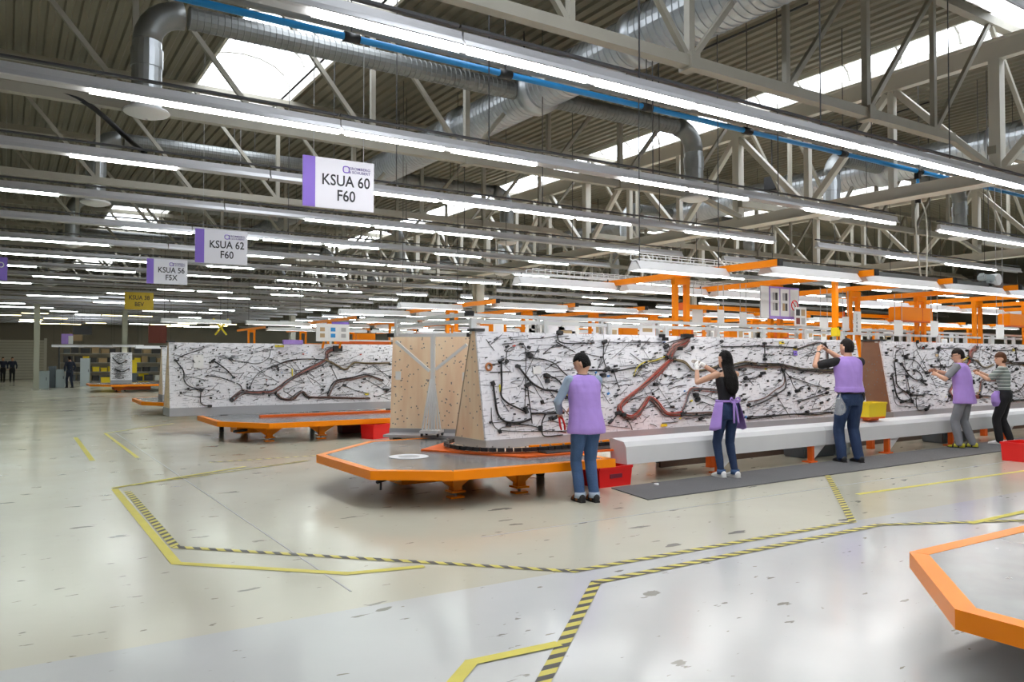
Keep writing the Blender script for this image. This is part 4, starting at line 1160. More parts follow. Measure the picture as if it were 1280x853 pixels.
def work_lamp(label, xa, xb, y, z=2.78, group='work lamps over the lines', hang=None):
    L = round(xb - xa, 2)
    t = thing('work_lamp', label, 'lamp', (xa, y, z), 0, group)
    if L not in _lm:
        sec = [(-0.05, 0.13), (0.05, 0.13), (0.14, 0.0), (0.13, 0.0), (0.045, 0.115), (-0.045, 0.115), (-0.13, 0.0), (-0.14, 0.0)]
        n = len(sec)
        vs = [(0, yy, zz) for yy, zz in sec] + [(L, yy, zz) for yy, zz in sec]
        fs = [(j, (j + 1) % n, n + (j + 1) % n, n + j) for j in range(n)] + [tuple(range(n - 1, -1, -1)), tuple(range(n, 2 * n))]
        _lm[L] = (MB().add(vs, fs).mesh('housing', 'white_paint'), MB().box((L / 2, 0, 0.03), (L - 0.06, 0.16, 0.03)).mesh('lamp_tube', 'lamp_bench'),
                  MB().add([(0.0, -0.14, 0.0), (0, 0.14, 0), (0, 0.05, 0.13), (0, -0.05, 0.13), (0.01, -0.14, 0.0), (0.01, 0.14, 0), (0.01, 0.05, 0.13), (0.01, -0.05, 0.13)], [(0, 1, 2, 3), (7, 6, 5, 4), (0, 4, 5, 1), (1, 5, 6, 2), (2, 6, 7, 3), (3, 7, 4, 0)]).mesh('end_plate', 'white_paint'),
                  MB().bar((0, 0, 0.12), (0, 0, 0.2), 0.015).mesh('bracket', 'dark'))
    a = _lm[L]
    place('housing', a[0], t); place('lamp_tube', a[1], t); place('end_plate', a[2], t); place('end_plate', a[2], t, (L - 0.01, 0, 0))
    for x in (0.1, L - 0.1):
        if hang: MB().bar((x, 0, 0.12), (x, 0, ZR - z), 0.01).build('hanging_wire', 'dark', t)
        else: place('bracket', a[3], t, (x, 0, 0))
def tray(label, xa, xb, y, z, mtl='alu'):
    t = thing('cable_tray', label, 'cable tray', (xa, y, z))
    L = xb - xa
    for dy in (-0.09, 0.09):
        MB().bar((0, dy, 0), (L, dy, 0), 0.015, 0.02).build('side_wire', mtl, t); MB().bar((0, dy, 0.08), (L, dy, 0.08), 0.012, 0.012).build('side_wire', mtl, t)
    rm = MB().bar((0, -0.09, 0), (0, 0.09, 0), 0.01).bar((0, -0.09, 0), (0, -0.09, 0.08), 0.01).bar((0, 0.09, 0), (0, 0.09, 0.08), 0.01).mesh('rung', mtl)
    for i in range(int(L / 0.25) + 1): place('rung', rm, t, (i * 0.25, 0, 0))
LINES = [(9.0, 7.1, 10.9, 9.04, 8, 'nearest'), (17.5, 15.3, 20.2, 9.5, 12, 'second'), (26.0, 23.6, 28.4, 9.4, 14, 'third'), (35.0, 32.6, 37.4, 9.0, 14, 'fourth')]
for li, (yp, yf, yr, xs, n, nm) in enumerate(LINES):
    for i in range(n):
        x = xs + 2.3 * i
        tframe('%s orange T frame from the left over the %s line' % (ORD[i], nm), x, yp, yf, yr)
        if i < n - 1:
            work_lamp('%s front work lamp from the left over the %s line' % (ORD[i], nm), x + 0.07, x + 2.2, yf + 0.3)
        if li < 3:
            work_lamp('%s rear work lamp from the left over the %s line' % (ORD[i], nm), x - 2.1, x - 0.07, yr - 0.3)
work_lamp('white work lamp hanging left of the nearest orange T frame', 7.2, 8.97, 8.05, hang=1)
work_lamp('white work lamp above the aluminium stand', 7.75, 9.43, 16.9, 2.78, hang=1)
work_lamp('long white lamp above the second-line board', 6.9, 8.9, 27.6, 2.78, hang=1); work_lamp('long white lamp left of the white paper boards in the distance', 4.2, 6.4, 27.6, 2.78, hang=1)
tray('silver wire cable tray above the lamp left of the nearest frame', 7.4, 11.2, 8.25, 2.965)
tray('silver wire cable tray over the rear lamps of the nearest line', 7.2, 14.0, 10.6, 2.965)
t = thing('lamp_rail', 'long grey rail carrying the front work lamps of the nearest line', 'rail', (9.0, 7.4, 2.92))
MB().box((8.1, 0, 0.03), (16.2, 0.08, 0.06)).build('rail', 'galv_dull', t)
# sheet-metal boxes on the frames
for (x, w, lab) in ((15.25, 1.15, 'orange sheet-metal box on the frame above the spectacled worker'), (19.6, 1.2, 'orange sheet-metal box at the right edge above the striped shirt')):
    t = thing('orange_box', lab, 'box', (x, 8.8, 2.33)); MB().box((0, 0, 0.13), (w, 0.26, 0.27)).build('shell', 'orange', t, bevel=0.01); MB().box((w * 0.17, -0.133, 0.13), (0.02, 0.004, 0.25)).build('seam', 'orange_deep', t)
    MB().box((0, 0, -0.01), (w + 0.03, 0.28, 0.02)).build('bottom_flange', 'orange_deep', t)
for i, (x0_, x1_) in enumerate(((9.2, 11.2), (11.45, 13.5), (13.8, 15.8))):
    t = thing('cross_rail', '%s low orange cross rail from the left between the T frames' % ORD[i], 'rail', (x0_, 9.15, 2.42)); MB().bar((0, 0, 0), (x1_ - x0_, 0, 0), 0.05, 0.07).build('bar', 'orange', t)
    for x in (0, x1_ - x0_): MB().box((x, 0, 0), (0.02, 0.1, 0.12)).build('mount_plate', 'orange_deep', t)
# far orange rails and hanging sheets of the lines behind
rn = random.Random(44)
for li, (yp, yf, yr, xs, n, nm) in enumerate(LINES[1:]):
    for i in range(n - 1):
        x = xs + 2.3 * i
        t = thing('cross_rail', '%s orange cross rail from the left over the %s line' % (ORD[i], nm), 'rail', (x + 0.17, yp, 2.15 + 0.1 * (i % 2)), 0, 'orange cross rails')
        MB().bar((0, 0, 0), (1.95, 0, 0), 0.06, 0.10 if i % 2 else 0.2).build('bar', 'orange' if i % 3 else 'orange_deep', t)
        MB().bar((0.6, 0, 0), (0.6, 0, -2.1), 0.06).build('drop_bar', 'orange', t)
sheet_spots = [(872, 396, 12.9, 0.24, 0.26), (901, 398, 12.9, 0.16, 0.28), (929, 400, 13.3, 0.18, 0.26), (1030, 404, 14.0, 0.24, 0.2), (1057, 404, 14.6, 0.2, 0.24), (1123, 410, 15.2, 0.3, 0.3), (1168, 411, 15.6, 0.28, 0.3), (1250, 415, 16.6, 0.34, 0.3)]
for i, (px, py, d, w, h) in enumerate(sheet_spots):
    p = at_d(px, py, d)
    t = thing('hanging_sheet', '%s white sheet from the left hanging behind the rails of the nearest line' % ORD[i], 'paper', p, 0, 'white sheets hanging behind the rails')
    MB().box((0, 0, 0), (w, 0.006, h)).build('sheet', 'paper', t); MB().bar((-w * 0.4, 0, h / 2), (-w * 0.4, 0, (2.84 if i < 7 else ZR) - p.z), 0.008).build('cord', 'paper_grey', t); MB().bar((w * 0.4, 0, h / 2), (w * 0.4, 0, (2.84 if i < 7 else ZR) - p.z), 0.008).build('cord', 'paper_grey', t)
for li, (yp, yf, yr, xs, n, nm) in enumerate(LINES[1:3]):
    t = thing('aluminium_gantry', 'aluminium double rail along the %s line behind the near boards' % nm, 'rail frame', (xs - 0.5, yp - 1.0, 0))
    W = 2.3 * n + 1
    for z in (2.05, 2.2): MB().bar((0, 0, z), (W, 0, z), 0.05, 0.045).build('rail', 'alu', t)
    for i in range(n + 1): MB().box((0.1 + i * 2.3, 0, 1.1), (0.06, 0.06, 2.2)).build('rail_post', 'alu', t)
    for i, x in enumerate(sorted(xs + rn.uniform(0, 2.3 * (n - 1)) for _ in range(22))):
        w, h = rn.choice(((0.3, 0.4), (0.45, 0.32), (0.6, 0.4))); z = rn.uniform(2.2, 2.42)
        t = thing('hanging_sheet', '%s white sheet from the left pinned to the rails over the %s line' % (ORD[i], nm), 'paper', (x, yp - 1.06, z), 0, 'white sheets over the %s line' % nm)
        MB().box((0, 0, 0), (w, 0.01, h)).build('sheet', rn.choice(('paper', 'paper', 'sign_white')), t); MB().box((0, -0.008, 0.02), (w * 0.6, 0.004, h * 0.5)).build('print_block', rn.choice(('paper_grey', 'sign_white', 'cardboard')), t)
    for i in range(6):
        x = xs + 1.2 + i * 2.3
        t = thing('orange_box', '%s orange junction box from the left over the %s line' % (ORD[i], nm), 'box', (x, yp + 0.02, 2.3 if i % 2 else 2.25), 0, 'orange junction boxes'); MB().box((0, -0.08, 0.12), (0.7, 0.2, 0.22)).build('shell', 'orange_deep' if i % 2 else 'orange', t); MB().box((0, -0.19, 0.12), (0.5, 0.01, 0.14)).build('cover', 'orange', t)
# notice board with three sheets on the second T frame
p = at_y(975, 379, 8.85)
t = thing('notice_board', 'notice board with three violet-framed sheets on an orange frame', 'notice board', (p.x, 8.85, p.z))
kk = 13.2 / F_PX
MB().box((-0.02, 0.01, 0), (0.96, 0.02, 0.56)).build('backing', 'paper_grey', t)
MB().box((-0.40, -0.004, 0), (0.20, 0.01, 0.54)).build('blank_panel', 'paper', t)
MB().box((0.11, -0.004, 0.0), (0.80, 0.012, 0.56)).build('violet_frame', 'lavender', t)
for i in range(3):
    o = MB().box((0, 0, 0), (0.235, 0.008, 0.48)).build('notice_sheet', 'paper', t); o.location = (-0.15 + i * 0.262, -0.012, 0.01)
    if i < 2:
        for j, (zz, c) in enumerate(((0.1, 'paper_grey'), (-0.08, 'cardboard' if i else 'paper_grey'))):
            for s in (-0.035, 0.035): MB().box((s, -0.006, zz), (0.055, 0.004, 0.13)).build('photo_print', c if s < 0 else 'dark', o)
    else:
        MB().tube([(0.085 * math.cos(a), -0.006, -0.04 + 0.085 * math.sin(a)) for a in [2 * math.pi * q / 20 for q in range(21)]], 0.012, 4).build('prohibition_ring', 'red', o)
        MB().bar((-0.06, -0.006, 0.02), (0.06, -0.006, -0.10), 0.02, 0.006).build('prohibition_bar', 'red', o)
for s in (-0.12, 0.12): MB().bar((s + 0.1, 0.05, 0), (s + 0.1, 0.15, 0), 0.03).build('clamp', 'dark', t)
p = at_y(1000.5, 396, 8.75)
t = thing('photo_sheet', 'white sheet with four small photos hanging below the notice board', 'paper', p)
MB().box((0, 0, 0), (0.33, 0.006, 0.33)).build('sheet', 'paper', t)
for i in range(4): MB().box((-0.07 + 0.14 * (i % 2), -0.005, 0.07 - 0.15 * (i // 2)), (0.1, 0.004, 0.11)).build('photo_print', ('dark', 'cardboard', 'brick_red', 'paper_grey')[i], t)
p = at_y(1071.5, 404, 8.85)
t = thing('code_strip', 'tall white paper strip with a column of characters on an orange post', 'paper', p)
MB().box((0, 0, 0), (0.24, 0.006, 0.44)).build('sheet', 'paper', t)
for i, s in enumerate(('I', '7', '4', '0', '0')): place('lettering', text_mesh(s, 0.07, 'ink'), t, (-0.02, -0.006, 0.14 - 0.07 * i))
# slim orange lamp post in front of the notice board
p = at_y(1044, 400, 7.75)
t = thing('orange_drop_post', 'slim orange post hanging beside the tall man with a yellow grip', 'post', (p.x, 7.75, 1.98))
MB().box((0, 0, 0.47), (0.075, 0.075, 0.94)).build('post', 'orange', t); MB().box((-0.02, -0.02, 0.02), (0.1, 0.1, 0.14)).build('grip', 'yellow', t); MB().box((0.02, -0.03, 0.08), (0.05, 0.09, 0.05)).build('trigger', 'black', t)
# pale articulated tool balancer on top right
p = at_y(1235, 358, 7.4)
t = thing('tool_balancer', 'pale grey articulated balancer arm above the right work lamps', 'machine', (p.x, 7.4, 2.98))
MB().box((0, 0, 0.1), (0.5, 0.16, 0.12)).build('body', 'cabinet', t, bevel=0.02)
MB().bar((-0.25, 0, 0.15), (0.15, 0, -0.15), 0.08).build('arm', 'cabinet', t); MB().bar((-0.1, 0.05, 0.16), (0.3, 0.05, -0.18), 0.06).build('arm', 'white_guard', t)
MB().tube([(0.2, -0.1, 0.08), (0.2, 0.1, 0.08)], 0.11, 14).build('drum', 'white_guard', t)
p = at_y(830, 395, 13.0)
# notice board on the second line
p = at_y(416, 416, 17.15)
t = thing('notice_board', 'small notice board with three sheets above the second-line board', 'notice board', p)
MB().box((0, 0, 0), (0.78, 0.02, 0.40)).build('backing', 'paper', t)
for i in range(3):
    o = MB().box((0, 0, 0), (0.2, 0.006, 0.32)).build('notice_sheet', 'paper', t); o.location = (-0.25 + 0.25 * i, -0.014, 0)
    for zz in (0.07, -0.07): MB().box((0, -0.005, zz), (0.11, 0.003, 0.09)).build('photo_print', ('cardboard', 'blue_pipe', 'paper_grey')[i], o)
MB().box((0.18, 0, 0.22), (0.4, 0.03, 0.05)).build('violet_header', 'violet', t)
for s in (-0.2, 0.2): MB().bar((s, 0.02, -0.2), (s, 0.12, -0.35), 0.04).build('bracket', 'orange', t)
p = at_y(366, 428, 17.2); t = thing('violet_tray', 'small violet tray clipped on the second-line board top', 'tray', p); MB().box((0, 0, 0), (0.44, 0.1, 0.1)).build('tray_shell', 'lavender', t, bevel=0.01)
o = place('connector', MB().box((0, 0, 0), (0.2, 0.1, 0.13)).mesh('connector', 'black'), None, at_y(422, 436, 17.3)); o.name = 'black_plug_block'; tag(o, 'black plug block at the top of the second-line harness', 'connector')

# ================================================================== PEOPLE
def fuse(mb, name, material, voxel, parent, smooth_it=3, wrinkle=0.0, wscale=8.0, seed=0.0):
    me = mb.mesh(name, material)
    ob = bpy.data.objects.new('tmp_fuse', me); COL.objects.link(ob)
    md = ob.modifiers.new('r', 'REMESH'); md.mode = 'VOXEL'; md.voxel_size = voxel; md.use_smooth_shade = True
    sm = ob.modifiers.new('s', 'SMOOTH'); sm.factor = 0.5; sm.iterations = smooth_it
    out = bpy.data.meshes.new_from_object(ob.evaluated_get(bpy.context.evaluated_depsgraph_get()))
    bpy.data.objects.remove(ob)
    out.name = name
    if not out.materials: out.materials.append(MATS[material])
    if wrinkle:
        nr = [v.normal.copy() for v in out.vertices]
        for v, n_ in zip(out.vertices, nr):
            c = v.co
            w = noise.noise(Vector((c.x * wscale + seed, c.y * wscale, c.z * wscale * 0.45 + seed))) + 0.5 * noise.noise(Vector((c.x * wscale * 2.3, c.y * wscale * 2.3 + seed, c.z * wscale * 1.2)))
            v.co = c + n_ * (w * wrinkle)
    out.polygons.foreach_set('use_smooth', [True] * len(out.polygons))
    return place(name, out, parent)
def limb_ik(s, w, l1, l2, pole):
    s, w = Vector(s), Vector(w)
    d = w - s
    D = min(d.length, (l1 + l2) * 0.995)
    dn = d.normalized(); w = s + dn * D
    a = (l1 * l1 - l2 * l2 + D * D) / (2 * D)
    h = math.sqrt(max(0, l1 * l1 - a * a))
    pv = Vector(pole); pv = (pv - dn * pv.dot(dn)).normalized()
    return s + dn * a + pv * h, w
def seg(mb, p, q, r0, r1, n=12, steps=5, bulge=0.0):
    p, q = Vector(p), Vector(q)
    pts = [p.lerp(q, i / steps) for i in range(steps + 1)]
    rs = [r0 + (r1 - r0) * i / steps + bulge * math.sin(math.pi * i / steps) for i in range(steps + 1)]
    mb.tube(pts, rs, n)
    mb.ball(p, r0 * 0.99, 8); mb.ball(q, r1 * 0.99, 8)
def hand(mb, w, d, pn, side, curl=0.6, s=1.0):
    """palm, four unequal fingers and a thumb off the side of the palm; d = finger direction, pn = palm normal"""
    d = Vector(d).normalized(); pn = Vector(pn); pn = (pn - d * pn.dot(d)).normalized()
    x = d.cross(pn).normalized() * side
    mb.loft([(w, 0.026 * s, 0.019 * s, (x, pn)), (w + d * 0.03 * s, 0.036 * s, 0.017 * s, (x, pn)), (w + d * 0.07 * s, 0.042 * s, 0.016 * s, (x, pn)), (w + d * 0.095 * s, 0.040 * s, 0.012 * s, (x, pn))], 12)
    for i, ln in enumerate((0.068, 0.078, 0.072, 0.056)):
        b0 = w + d * (0.088 * s) + x * ((0.031 - 0.0205 * i) * s)
        a0 = curl * 0.5; dirv = d
        pts = [b0]
        for k, f in enumerate((0.45, 0.32, 0.23)):
            a = curl * (0.45 + 0.6 * k)
            dirv = (d * math.cos(a) + pn * math.sin(a))
            pts.append(pts[-1] + dirv * (ln * f * s))
        mb.tube(pts, [0.0095 * s, 0.009 * s, 0.0085 * s, 0.007 * s], 8)
    b0 = w + d * 0.025 * s + x * 0.03 * s
    t1 = b0 + (d * 0.6 + x * 0.7 + pn * 0.3).normalized() * 0.04 * s
    t2 = t1 + (d * 0.9 + x * 0.25 + pn * 0.45).normalized() * 0.03 * s
    mb.tube([b0, t1, t2], [0.014 * s, 0.011 * s, 0.008 * s], 8)
def person(label, loc, rz, height, pose, wear, voxel=0.010, look=True):
    s = height / 1.75
    t = thing('person', label, 'person', loc, rz)
    female = wear.get('female', False)
    shw = 0.175 if female else 0.195
    lean = pose.get('lean', 0.05)
    def T(x, y, z):                         # torso lean above the hips
        return Vector((x * s, (y + lean * max(0, z - 0.92) / 0.55) * s, z * s))
    hipx = 0.09
    torso = [(0.86, 0.150, 0.105), (0.93, 0.168, 0.118), (1.0, 0.155, 0.108), (1.08, 0.140, 0.098), (1.18, 0.150, 0.108), (1.29, 0.165, 0.118), (1.37, 0.172, 0.105), (1.43, 0.150, 0.082), (1.47, 0.085, 0.062)]
    wsc = 0.90 if female else 1.0
    if female: torso = [(z, a * (1.03 if z < 1.0 else (0.84 if z < 1.2 else 0.9)), b_) for z, a, b_ in torso]
    sh = {-1: T(-shw + 0.01, -0.005, 1.415), 1: T(shw - 0.01, -0.005, 1.415)}
    arms = {}
    for sd, key in ((-1, 'L'), (1, 'R')):
        wx, wy, wz, pole = pose[key]
        arms[sd] = limb_ik(sh[sd], Vector((wx, wy, wz)) * s, 0.285 * s, 0.245 * s, pole)
    feet = {-1: pose.get('fL', (-0.10, 0.0)), 1: pose.get('fR', (0.10, 0.02))}
    legs = {}
    for sd in (-1, 1):
        fx, fy = feet[sd]
        hip = Vector((sd * hipx * s, 0, 0.89 * s)); ank = Vector((fx * s, fy * s, 0.085 * s))
        legs[sd] = (hip, *limb_ik(hip, ank, 0.425 * s, 0.405 * s, (0.0, 1, 0.0)))
    # head frame
    hy, hp = pose.get('head', (0, 0))
    hc = T(0, 0.014, 1.618) + Vector((0, 0.03 * s * math.sin(hp), 0))
    HM = Matrix.Translation(hc) @ Matrix.Rotation(hy, 4, 'Z') @ Matrix.Rotation(hp, 4, 'X')
    def H(x, y, z): return HM @ (Vector((x, y, z)) * s)
    # ---- body: one continuous surface
    mb = MB()
    mb.loft([(T(0, 0, z), a * s, b_ * s, None) for z, a, b_ in torso], 24)
    mb.tube([T(0, -0.012, 1.43), T(0, -0.004, 1.50), H(0, -0.015, -0.05)], [0.066 * s, 0.055 * s, 0.054 * s], 14)
    k0 = len(mb.v); mb.ball((0, 0, 0), 1.0, 16, (0.076, 0.096, 0.118)); 
    for i in range(k0, len(mb.v)): mb.v[i] = tuple(H(*mb.v[i]))
    k0 = len(mb.v); mb.ball((0, 0.034, -0.062), 1.0, 12, (0.056, 0.062, 0.056))      # jaw
    mb.ball((0, 0.098, -0.018), 1.0, 8, (0.013, 0.018, 0.022)); mb.ball((0, 0.086, 0.008), 1.0, 8, (0.010, 0.016, 0.028))   # nose
    mb.ball((0, 0.083, 0.03), 1.0, 8, (0.048, 0.014, 0.012))                          # brow
    mb.ball((0, 0.080, -0.062), 1.0, 8, (0.024, 0.014, 0.012))                        # lips
    mb.ball((0, 0.074, -0.098), 1.0, 8, (0.022, 0.018, 0.014))                        # chin
    for sd in (-1, 1): mb.ball((sd * 0.078, -0.006, -0.012), 1.0, 8, (0.012, 0.020, 0.032))
    for i in range(k0, len(mb.v)): mb.v[i] = tuple(H(*mb.v[i]))
    for sd in (-1, 1):
        el, wr = arms[sd]
        k = 0.86 if female else 1.0
        seg(mb, sh[sd], el, 0.053 * s * k, 0.039 * s * k, bulge=0.004 * s)
        seg(mb, el, wr, 0.040 * s * k, 0.026 * s * k, bulge=0.006 * s)
        if wear.get('hands') != 'glove':
            dd = (wr - el).normalized(); hd = pose.get('hd' + ('L' if sd < 0 else 'R'), None)
            hdv = Vector(hd) if hd else (dd + Vector((0, 0.25, 0))).normalized()
            hand(mb, wr, hdv, pose.get('pn', (-sd, 0.2, -0.4)), sd, 0.8, s * (0.92 if female else 1.03))
        hip, kn, an = legs[sd]
        seg(mb, hip, kn, 0.072 * s, 0.046 * s); seg(mb, kn, an, 0.044 * s, 0.034 * s)
        f = an - Vector((0, 0, 0.05 * s))
        mb.loft([(f + Vector((0, -0.05 * s, 0)), 0.03 * s, 0.03 * s, (Vector((1, 0, 0)), Vector((0, 0, 1)))), (f + Vector((0, 0.05 * s, 0)), 0.04 * s, 0.034 * s, (Vector((1, 0, 0)), Vector((0, 0, 1)))), (f + Vector((0, 0.14 * s, -0.012)), 0.042 * s, 0.018 * s, (Vector((1, 0, 0)), Vector((0, 0, 1))))], 12)
    body = fuse(mb, 'body', 'skin', voxel, t, 2)
    # ---- hands in gloves
    if wear.get('hands') == 'glove':
        for sd in (-1, 1):
            el, wr = arms[sd]; m2 = MB(); dd = (wr - el).normalized()
            seg(m2, wr - dd * 0.03 * s, wr, 0.034 * s, 0.032 * s)
            hand(m2, wr, (dd + Vector((0, 0.35, 0))).normalized(), (-sd, 0.2, -0.4), sd, 0.7, s * 1.02)
            fuse(m2, 'glove', 'glove', 0.006, t, 2)
    # ---- trousers
    m2 = MB()
    hipw = 1.05 if female else 1.0
    m2.loft([(Vector((0, 0, z * s)), a * s * hipw, b_ * s, None) for z, a, b_ in ((0.80, 0.13, 0.11), (0.86, 0.165, 0.122), (0.93, 0.172, 0.128), (1.0, 0.158, 0.115), (wear.get('waist', 1.03), 0.148, 0.108))], 24)
    lw = wear.get('legw', 1.0)
    for sd in (-1, 1):
        hip, kn, an = legs[sd]
        seg(m2, hip, kn, 0.099 * s * lw, 0.070 * s * lw)
        end = an + Vector((0, 0, wear.get('hem', 0.0) * s))
        seg(m2, kn, end, 0.069 * s * lw, (0.060 if lw > 0.95 else 0.05) * s * lw, bulge=0.004 * s)
        m2.tube([end, end - Vector((0, 0, 0.03 * s))], (0.060 if lw > 0.95 else 0.05) * s * lw * 1.03, 12)
    fuse(m2, 'trousers', wear['trousers'], 0.012 if voxel < 0.02 else voxel, t, 2, 0.008 * s, 9, rz)
    if wear.get('cuff'):
        for sd in (-1, 1):
            e = legs[sd][2]
            MB().tube([e + Vector((0, 0, -0.035 * s)), e + Vector((0, 0, 0.03 * s))], 0.066 * s * lw, 16).build('trouser_cuff', wear['cuff'], t, True)
    # ---- shirt
    m2 = MB()
    top_z = 1.475
    g = 1.06
    bottom = wear.get('shirt_hem', 0.98)
    rings = [(z, a * g, b_ * g) for z, a, b_ in torso if z >= bottom]
    if wear.get('sleeve') == 'none': rings = [r_ for r_ in rings if r_[0] < 1.42] + [(1.43, 0.11, 0.07)]
    m2.loft([(T(0, 0, z), a * s, b_ * s, None) for z, a, b_ in rings], 24)
    sl = wear.get('sleeve', 'short')
    for sd in (-1, 1):
        el, wr = arms[sd]
        if sl == 'none':
            seg(m2, T(sd * 0.07, 0, 1.36), T(sd * 0.085, -0.005, 1.45), 0.035 * s, 0.03 * s); continue
        seg(m2, T(sd * 0.12, 0, 1.39), sh[sd], 0.062 * s, 0.066 * s)
        if sl == 'short': seg(m2, sh[sd], sh[sd].lerp(el, 0.72), 0.068 * s, 0.062 * s); 
        else: seg(m2, sh[sd], el, 0.064 * s, 0.052 * s); seg(m2, el, el.lerp(wr, 0.93), 0.052 * s, 0.040 * s)
    fuse(m2, 'shirt', wear['shirt'], 0.012 if voxel < 0.02 else voxel, t, 2, 0.005 * s, 9, rz + 3)
    # ---- vest / gown without sleeves
    if wear.get('vest'):
        hem = wear.get('vest_hem', 0.88)
        fl_ = wear.get('flare', 1.0)
        rr = []
        for z, a, b_ in ((hem, 0.212 * fl_, 0.165 * fl_), (hem + 0.06, 0.21 * fl_, 0.165 * fl_), (1.0, 0.204, 0.158), (1.10, 0.196, 0.152), (1.20, 0.198, 0.154), (1.29, 0.206, 0.152), (1.37, 0.214, 0.136), (1.425, 0.208, 0.112), (1.462, 0.155, 0.088), (1.487, 0.085, 0.068)):
            rr.append((T(0, 0, z), a * s, b_ * s, None))
        m2 = MB().loft(rr, 28)
        fuse(m2, 'vest', 'lavender', 0.012, t, 2, 0.011 * s, 7, rz + 7)
        if wear.get('collar'):
            c = T(0, -0.005, 1.487)
            MB().tube([c + Vector((0.072 * s * math.cos(a), 0.064 * s * math.sin(a), 0.008 * math.sin(a))) for a in [2 * math.pi * i / 20 for i in range(21)]], 0.008 * s, 6).build('collar', wear['collar'], t, True)
    # ---- shoes
    for sd in (-1, 1):
        an = legs[sd][2]; f = Vector((an.x, an.y, 0))
        X, Z = Vector((1, 0, 0)), Vector((0, 0, 1))
        m2 = MB().loft([(f + Vector((0, -0.082 * s, 0.045 * s)), 0.02 * s, 0.03 * s, (X, Z)), (f + Vector((0, -0.072 * s, 0.05 * s)), 0.036 * s, 0.045 * s, (X, Z)), (f + Vector((0, 0.0, 0.055 * s)), 0.042 * s, 0.052 * s, (X, Z)), (f + Vector((0, 0.06 * s, 0.045 * s)), 0.045 * s, 0.04 * s, (X, Z)), (f + Vector((0, 0.13 * s, 0.032 * s)), 0.047 * s, 0.028 * s, (X, Z)), (f + Vector((0, 0.175 * s, 0.026 * s)), 0.032 * s, 0.02 * s, (X, Z)), (f + Vector((0, 0.188 * s, 0.024 * s)), 0.012 * s, 0.012 * s, (X, Z))], 14)
        shoe = m2.build('shoe', wear['shoe'], t, True)
        out = [(-0.03, -0.085), (0.03, -0.085), (0.04, 0.0), (0.05, 0.1), (0.042, 0.16), (0.02, 0.193), (-0.02, 0.193), (-0.042, 0.16), (-0.05, 0.1), (-0.04, 0.0)]
        MB().prism([(f.x + x * s, f.y + y * s) for x, y in out], 0.0, 0.024 * s).build('sole', wear.get('sole', 'shoe_white'), shoe)
        if wear.get('strap'):
            for yy in (0.0, 0.09): MB().tube([f + Vector((0.05 * s * math.cos(a), yy * s, (0.02 + 0.085 * math.sin(a) * (1 if yy < 0.05 else 0.7)) * s)) for a in [math.pi * i / 8 for i in range(9)]], 0.012 * s, 6).build('strap', wear['strap'], shoe, True)
    # ---- hair
    style = wear.get('hair_style', 'short')
    m2 = MB(); m2.ball((0, 0, 0), 1.0, 22)
    for i, (x, y, z) in enumerate(m2.v):
        n1 = noise.noise(Vector((x * 4 + rz, y * 4, z * 4))) * 0.035
        f = 1.12 + n1 if z > 0.2 else 1.09 + n1
        line = 0.30 if style != 'fringe' else 0.22
        face = y > 0.10 and z < line + 0.12 * (1 - abs(x)) * (1 if style == 'crop' else 0.4)
        side = abs(x) > 0.6 and y > -0.2 and z < 0.05
        nape = z < (-0.64 if style in ('short', 'crop') else -0.72)
        if face or nape or (side and style in ('short', 'crop')): f = 0.88
        m2.v[i] = tuple(H(x * 0.076 * f, y * 0.096 * f - 0.003, z * 0.118 * f))
    hair = m2.build('hair', wear['hair'], t, True)
    if style == 'long':
        m2 = MB()
        X = Vector((1, 0, 0)); Y = Vector((0, 1, 0))
        rr = [(H(0, -0.02, 0.07), 0.07 * s, 0.075 * s, None), (H(0, -0.03, 0.0), 0.086 * s, 0.082 * s, None), (H(0, -0.045, -0.08), 0.09 * s, 0.07 * s, None)]
        for z, a, b_, yy in ((1.46, 0.095, 0.06, -0.075), (1.38, 0.11, 0.05, -0.115), (1.30, 0.115, 0.045, -0.13), (1.22, 0.105, 0.04, -0.135), (1.16, 0.07, 0.03, -0.13), (1.13, 0.03, 0.015, -0.125)):
            rr.append((T(-0.01, yy, z), a * s, b_ * s, None))
        m2.loft(rr, 18)
        fuse(m2, 'hair_lengths', wear['hair'], 0.01, t, 2, 0.005, 16, 1)
    if look:
        for sd in (-1, 1):
            m2 = MB(); m2.ball((sd * 0.031, 0.080, 0.012), 1.0, 8, (0.011, 0.009, 0.008))
            m2.v = [tuple(H(*v)) for v in m2.v]; m2.build('eye', 'ink', t, True)
        m2 = MB(); m2.ball((0, 0.0885, -0.062), 1.0, 8, (0.022, 0.009, 0.007)); m2.v = [tuple(H(*v)) for v in m2.v]; m2.build('mouth', 'lip', t, True)
        for sd in (-1, 1):
            m2 = MB().tube([H(sd * 0.016, 0.094, 0.034), H(sd * 0.032, 0.092, 0.038), H(sd * 0.048, 0.083, 0.034)], 0.004 * s, 5); m2.build('eyebrow', wear['hair'], t, True)
    return t, T, H, arms, legs, s

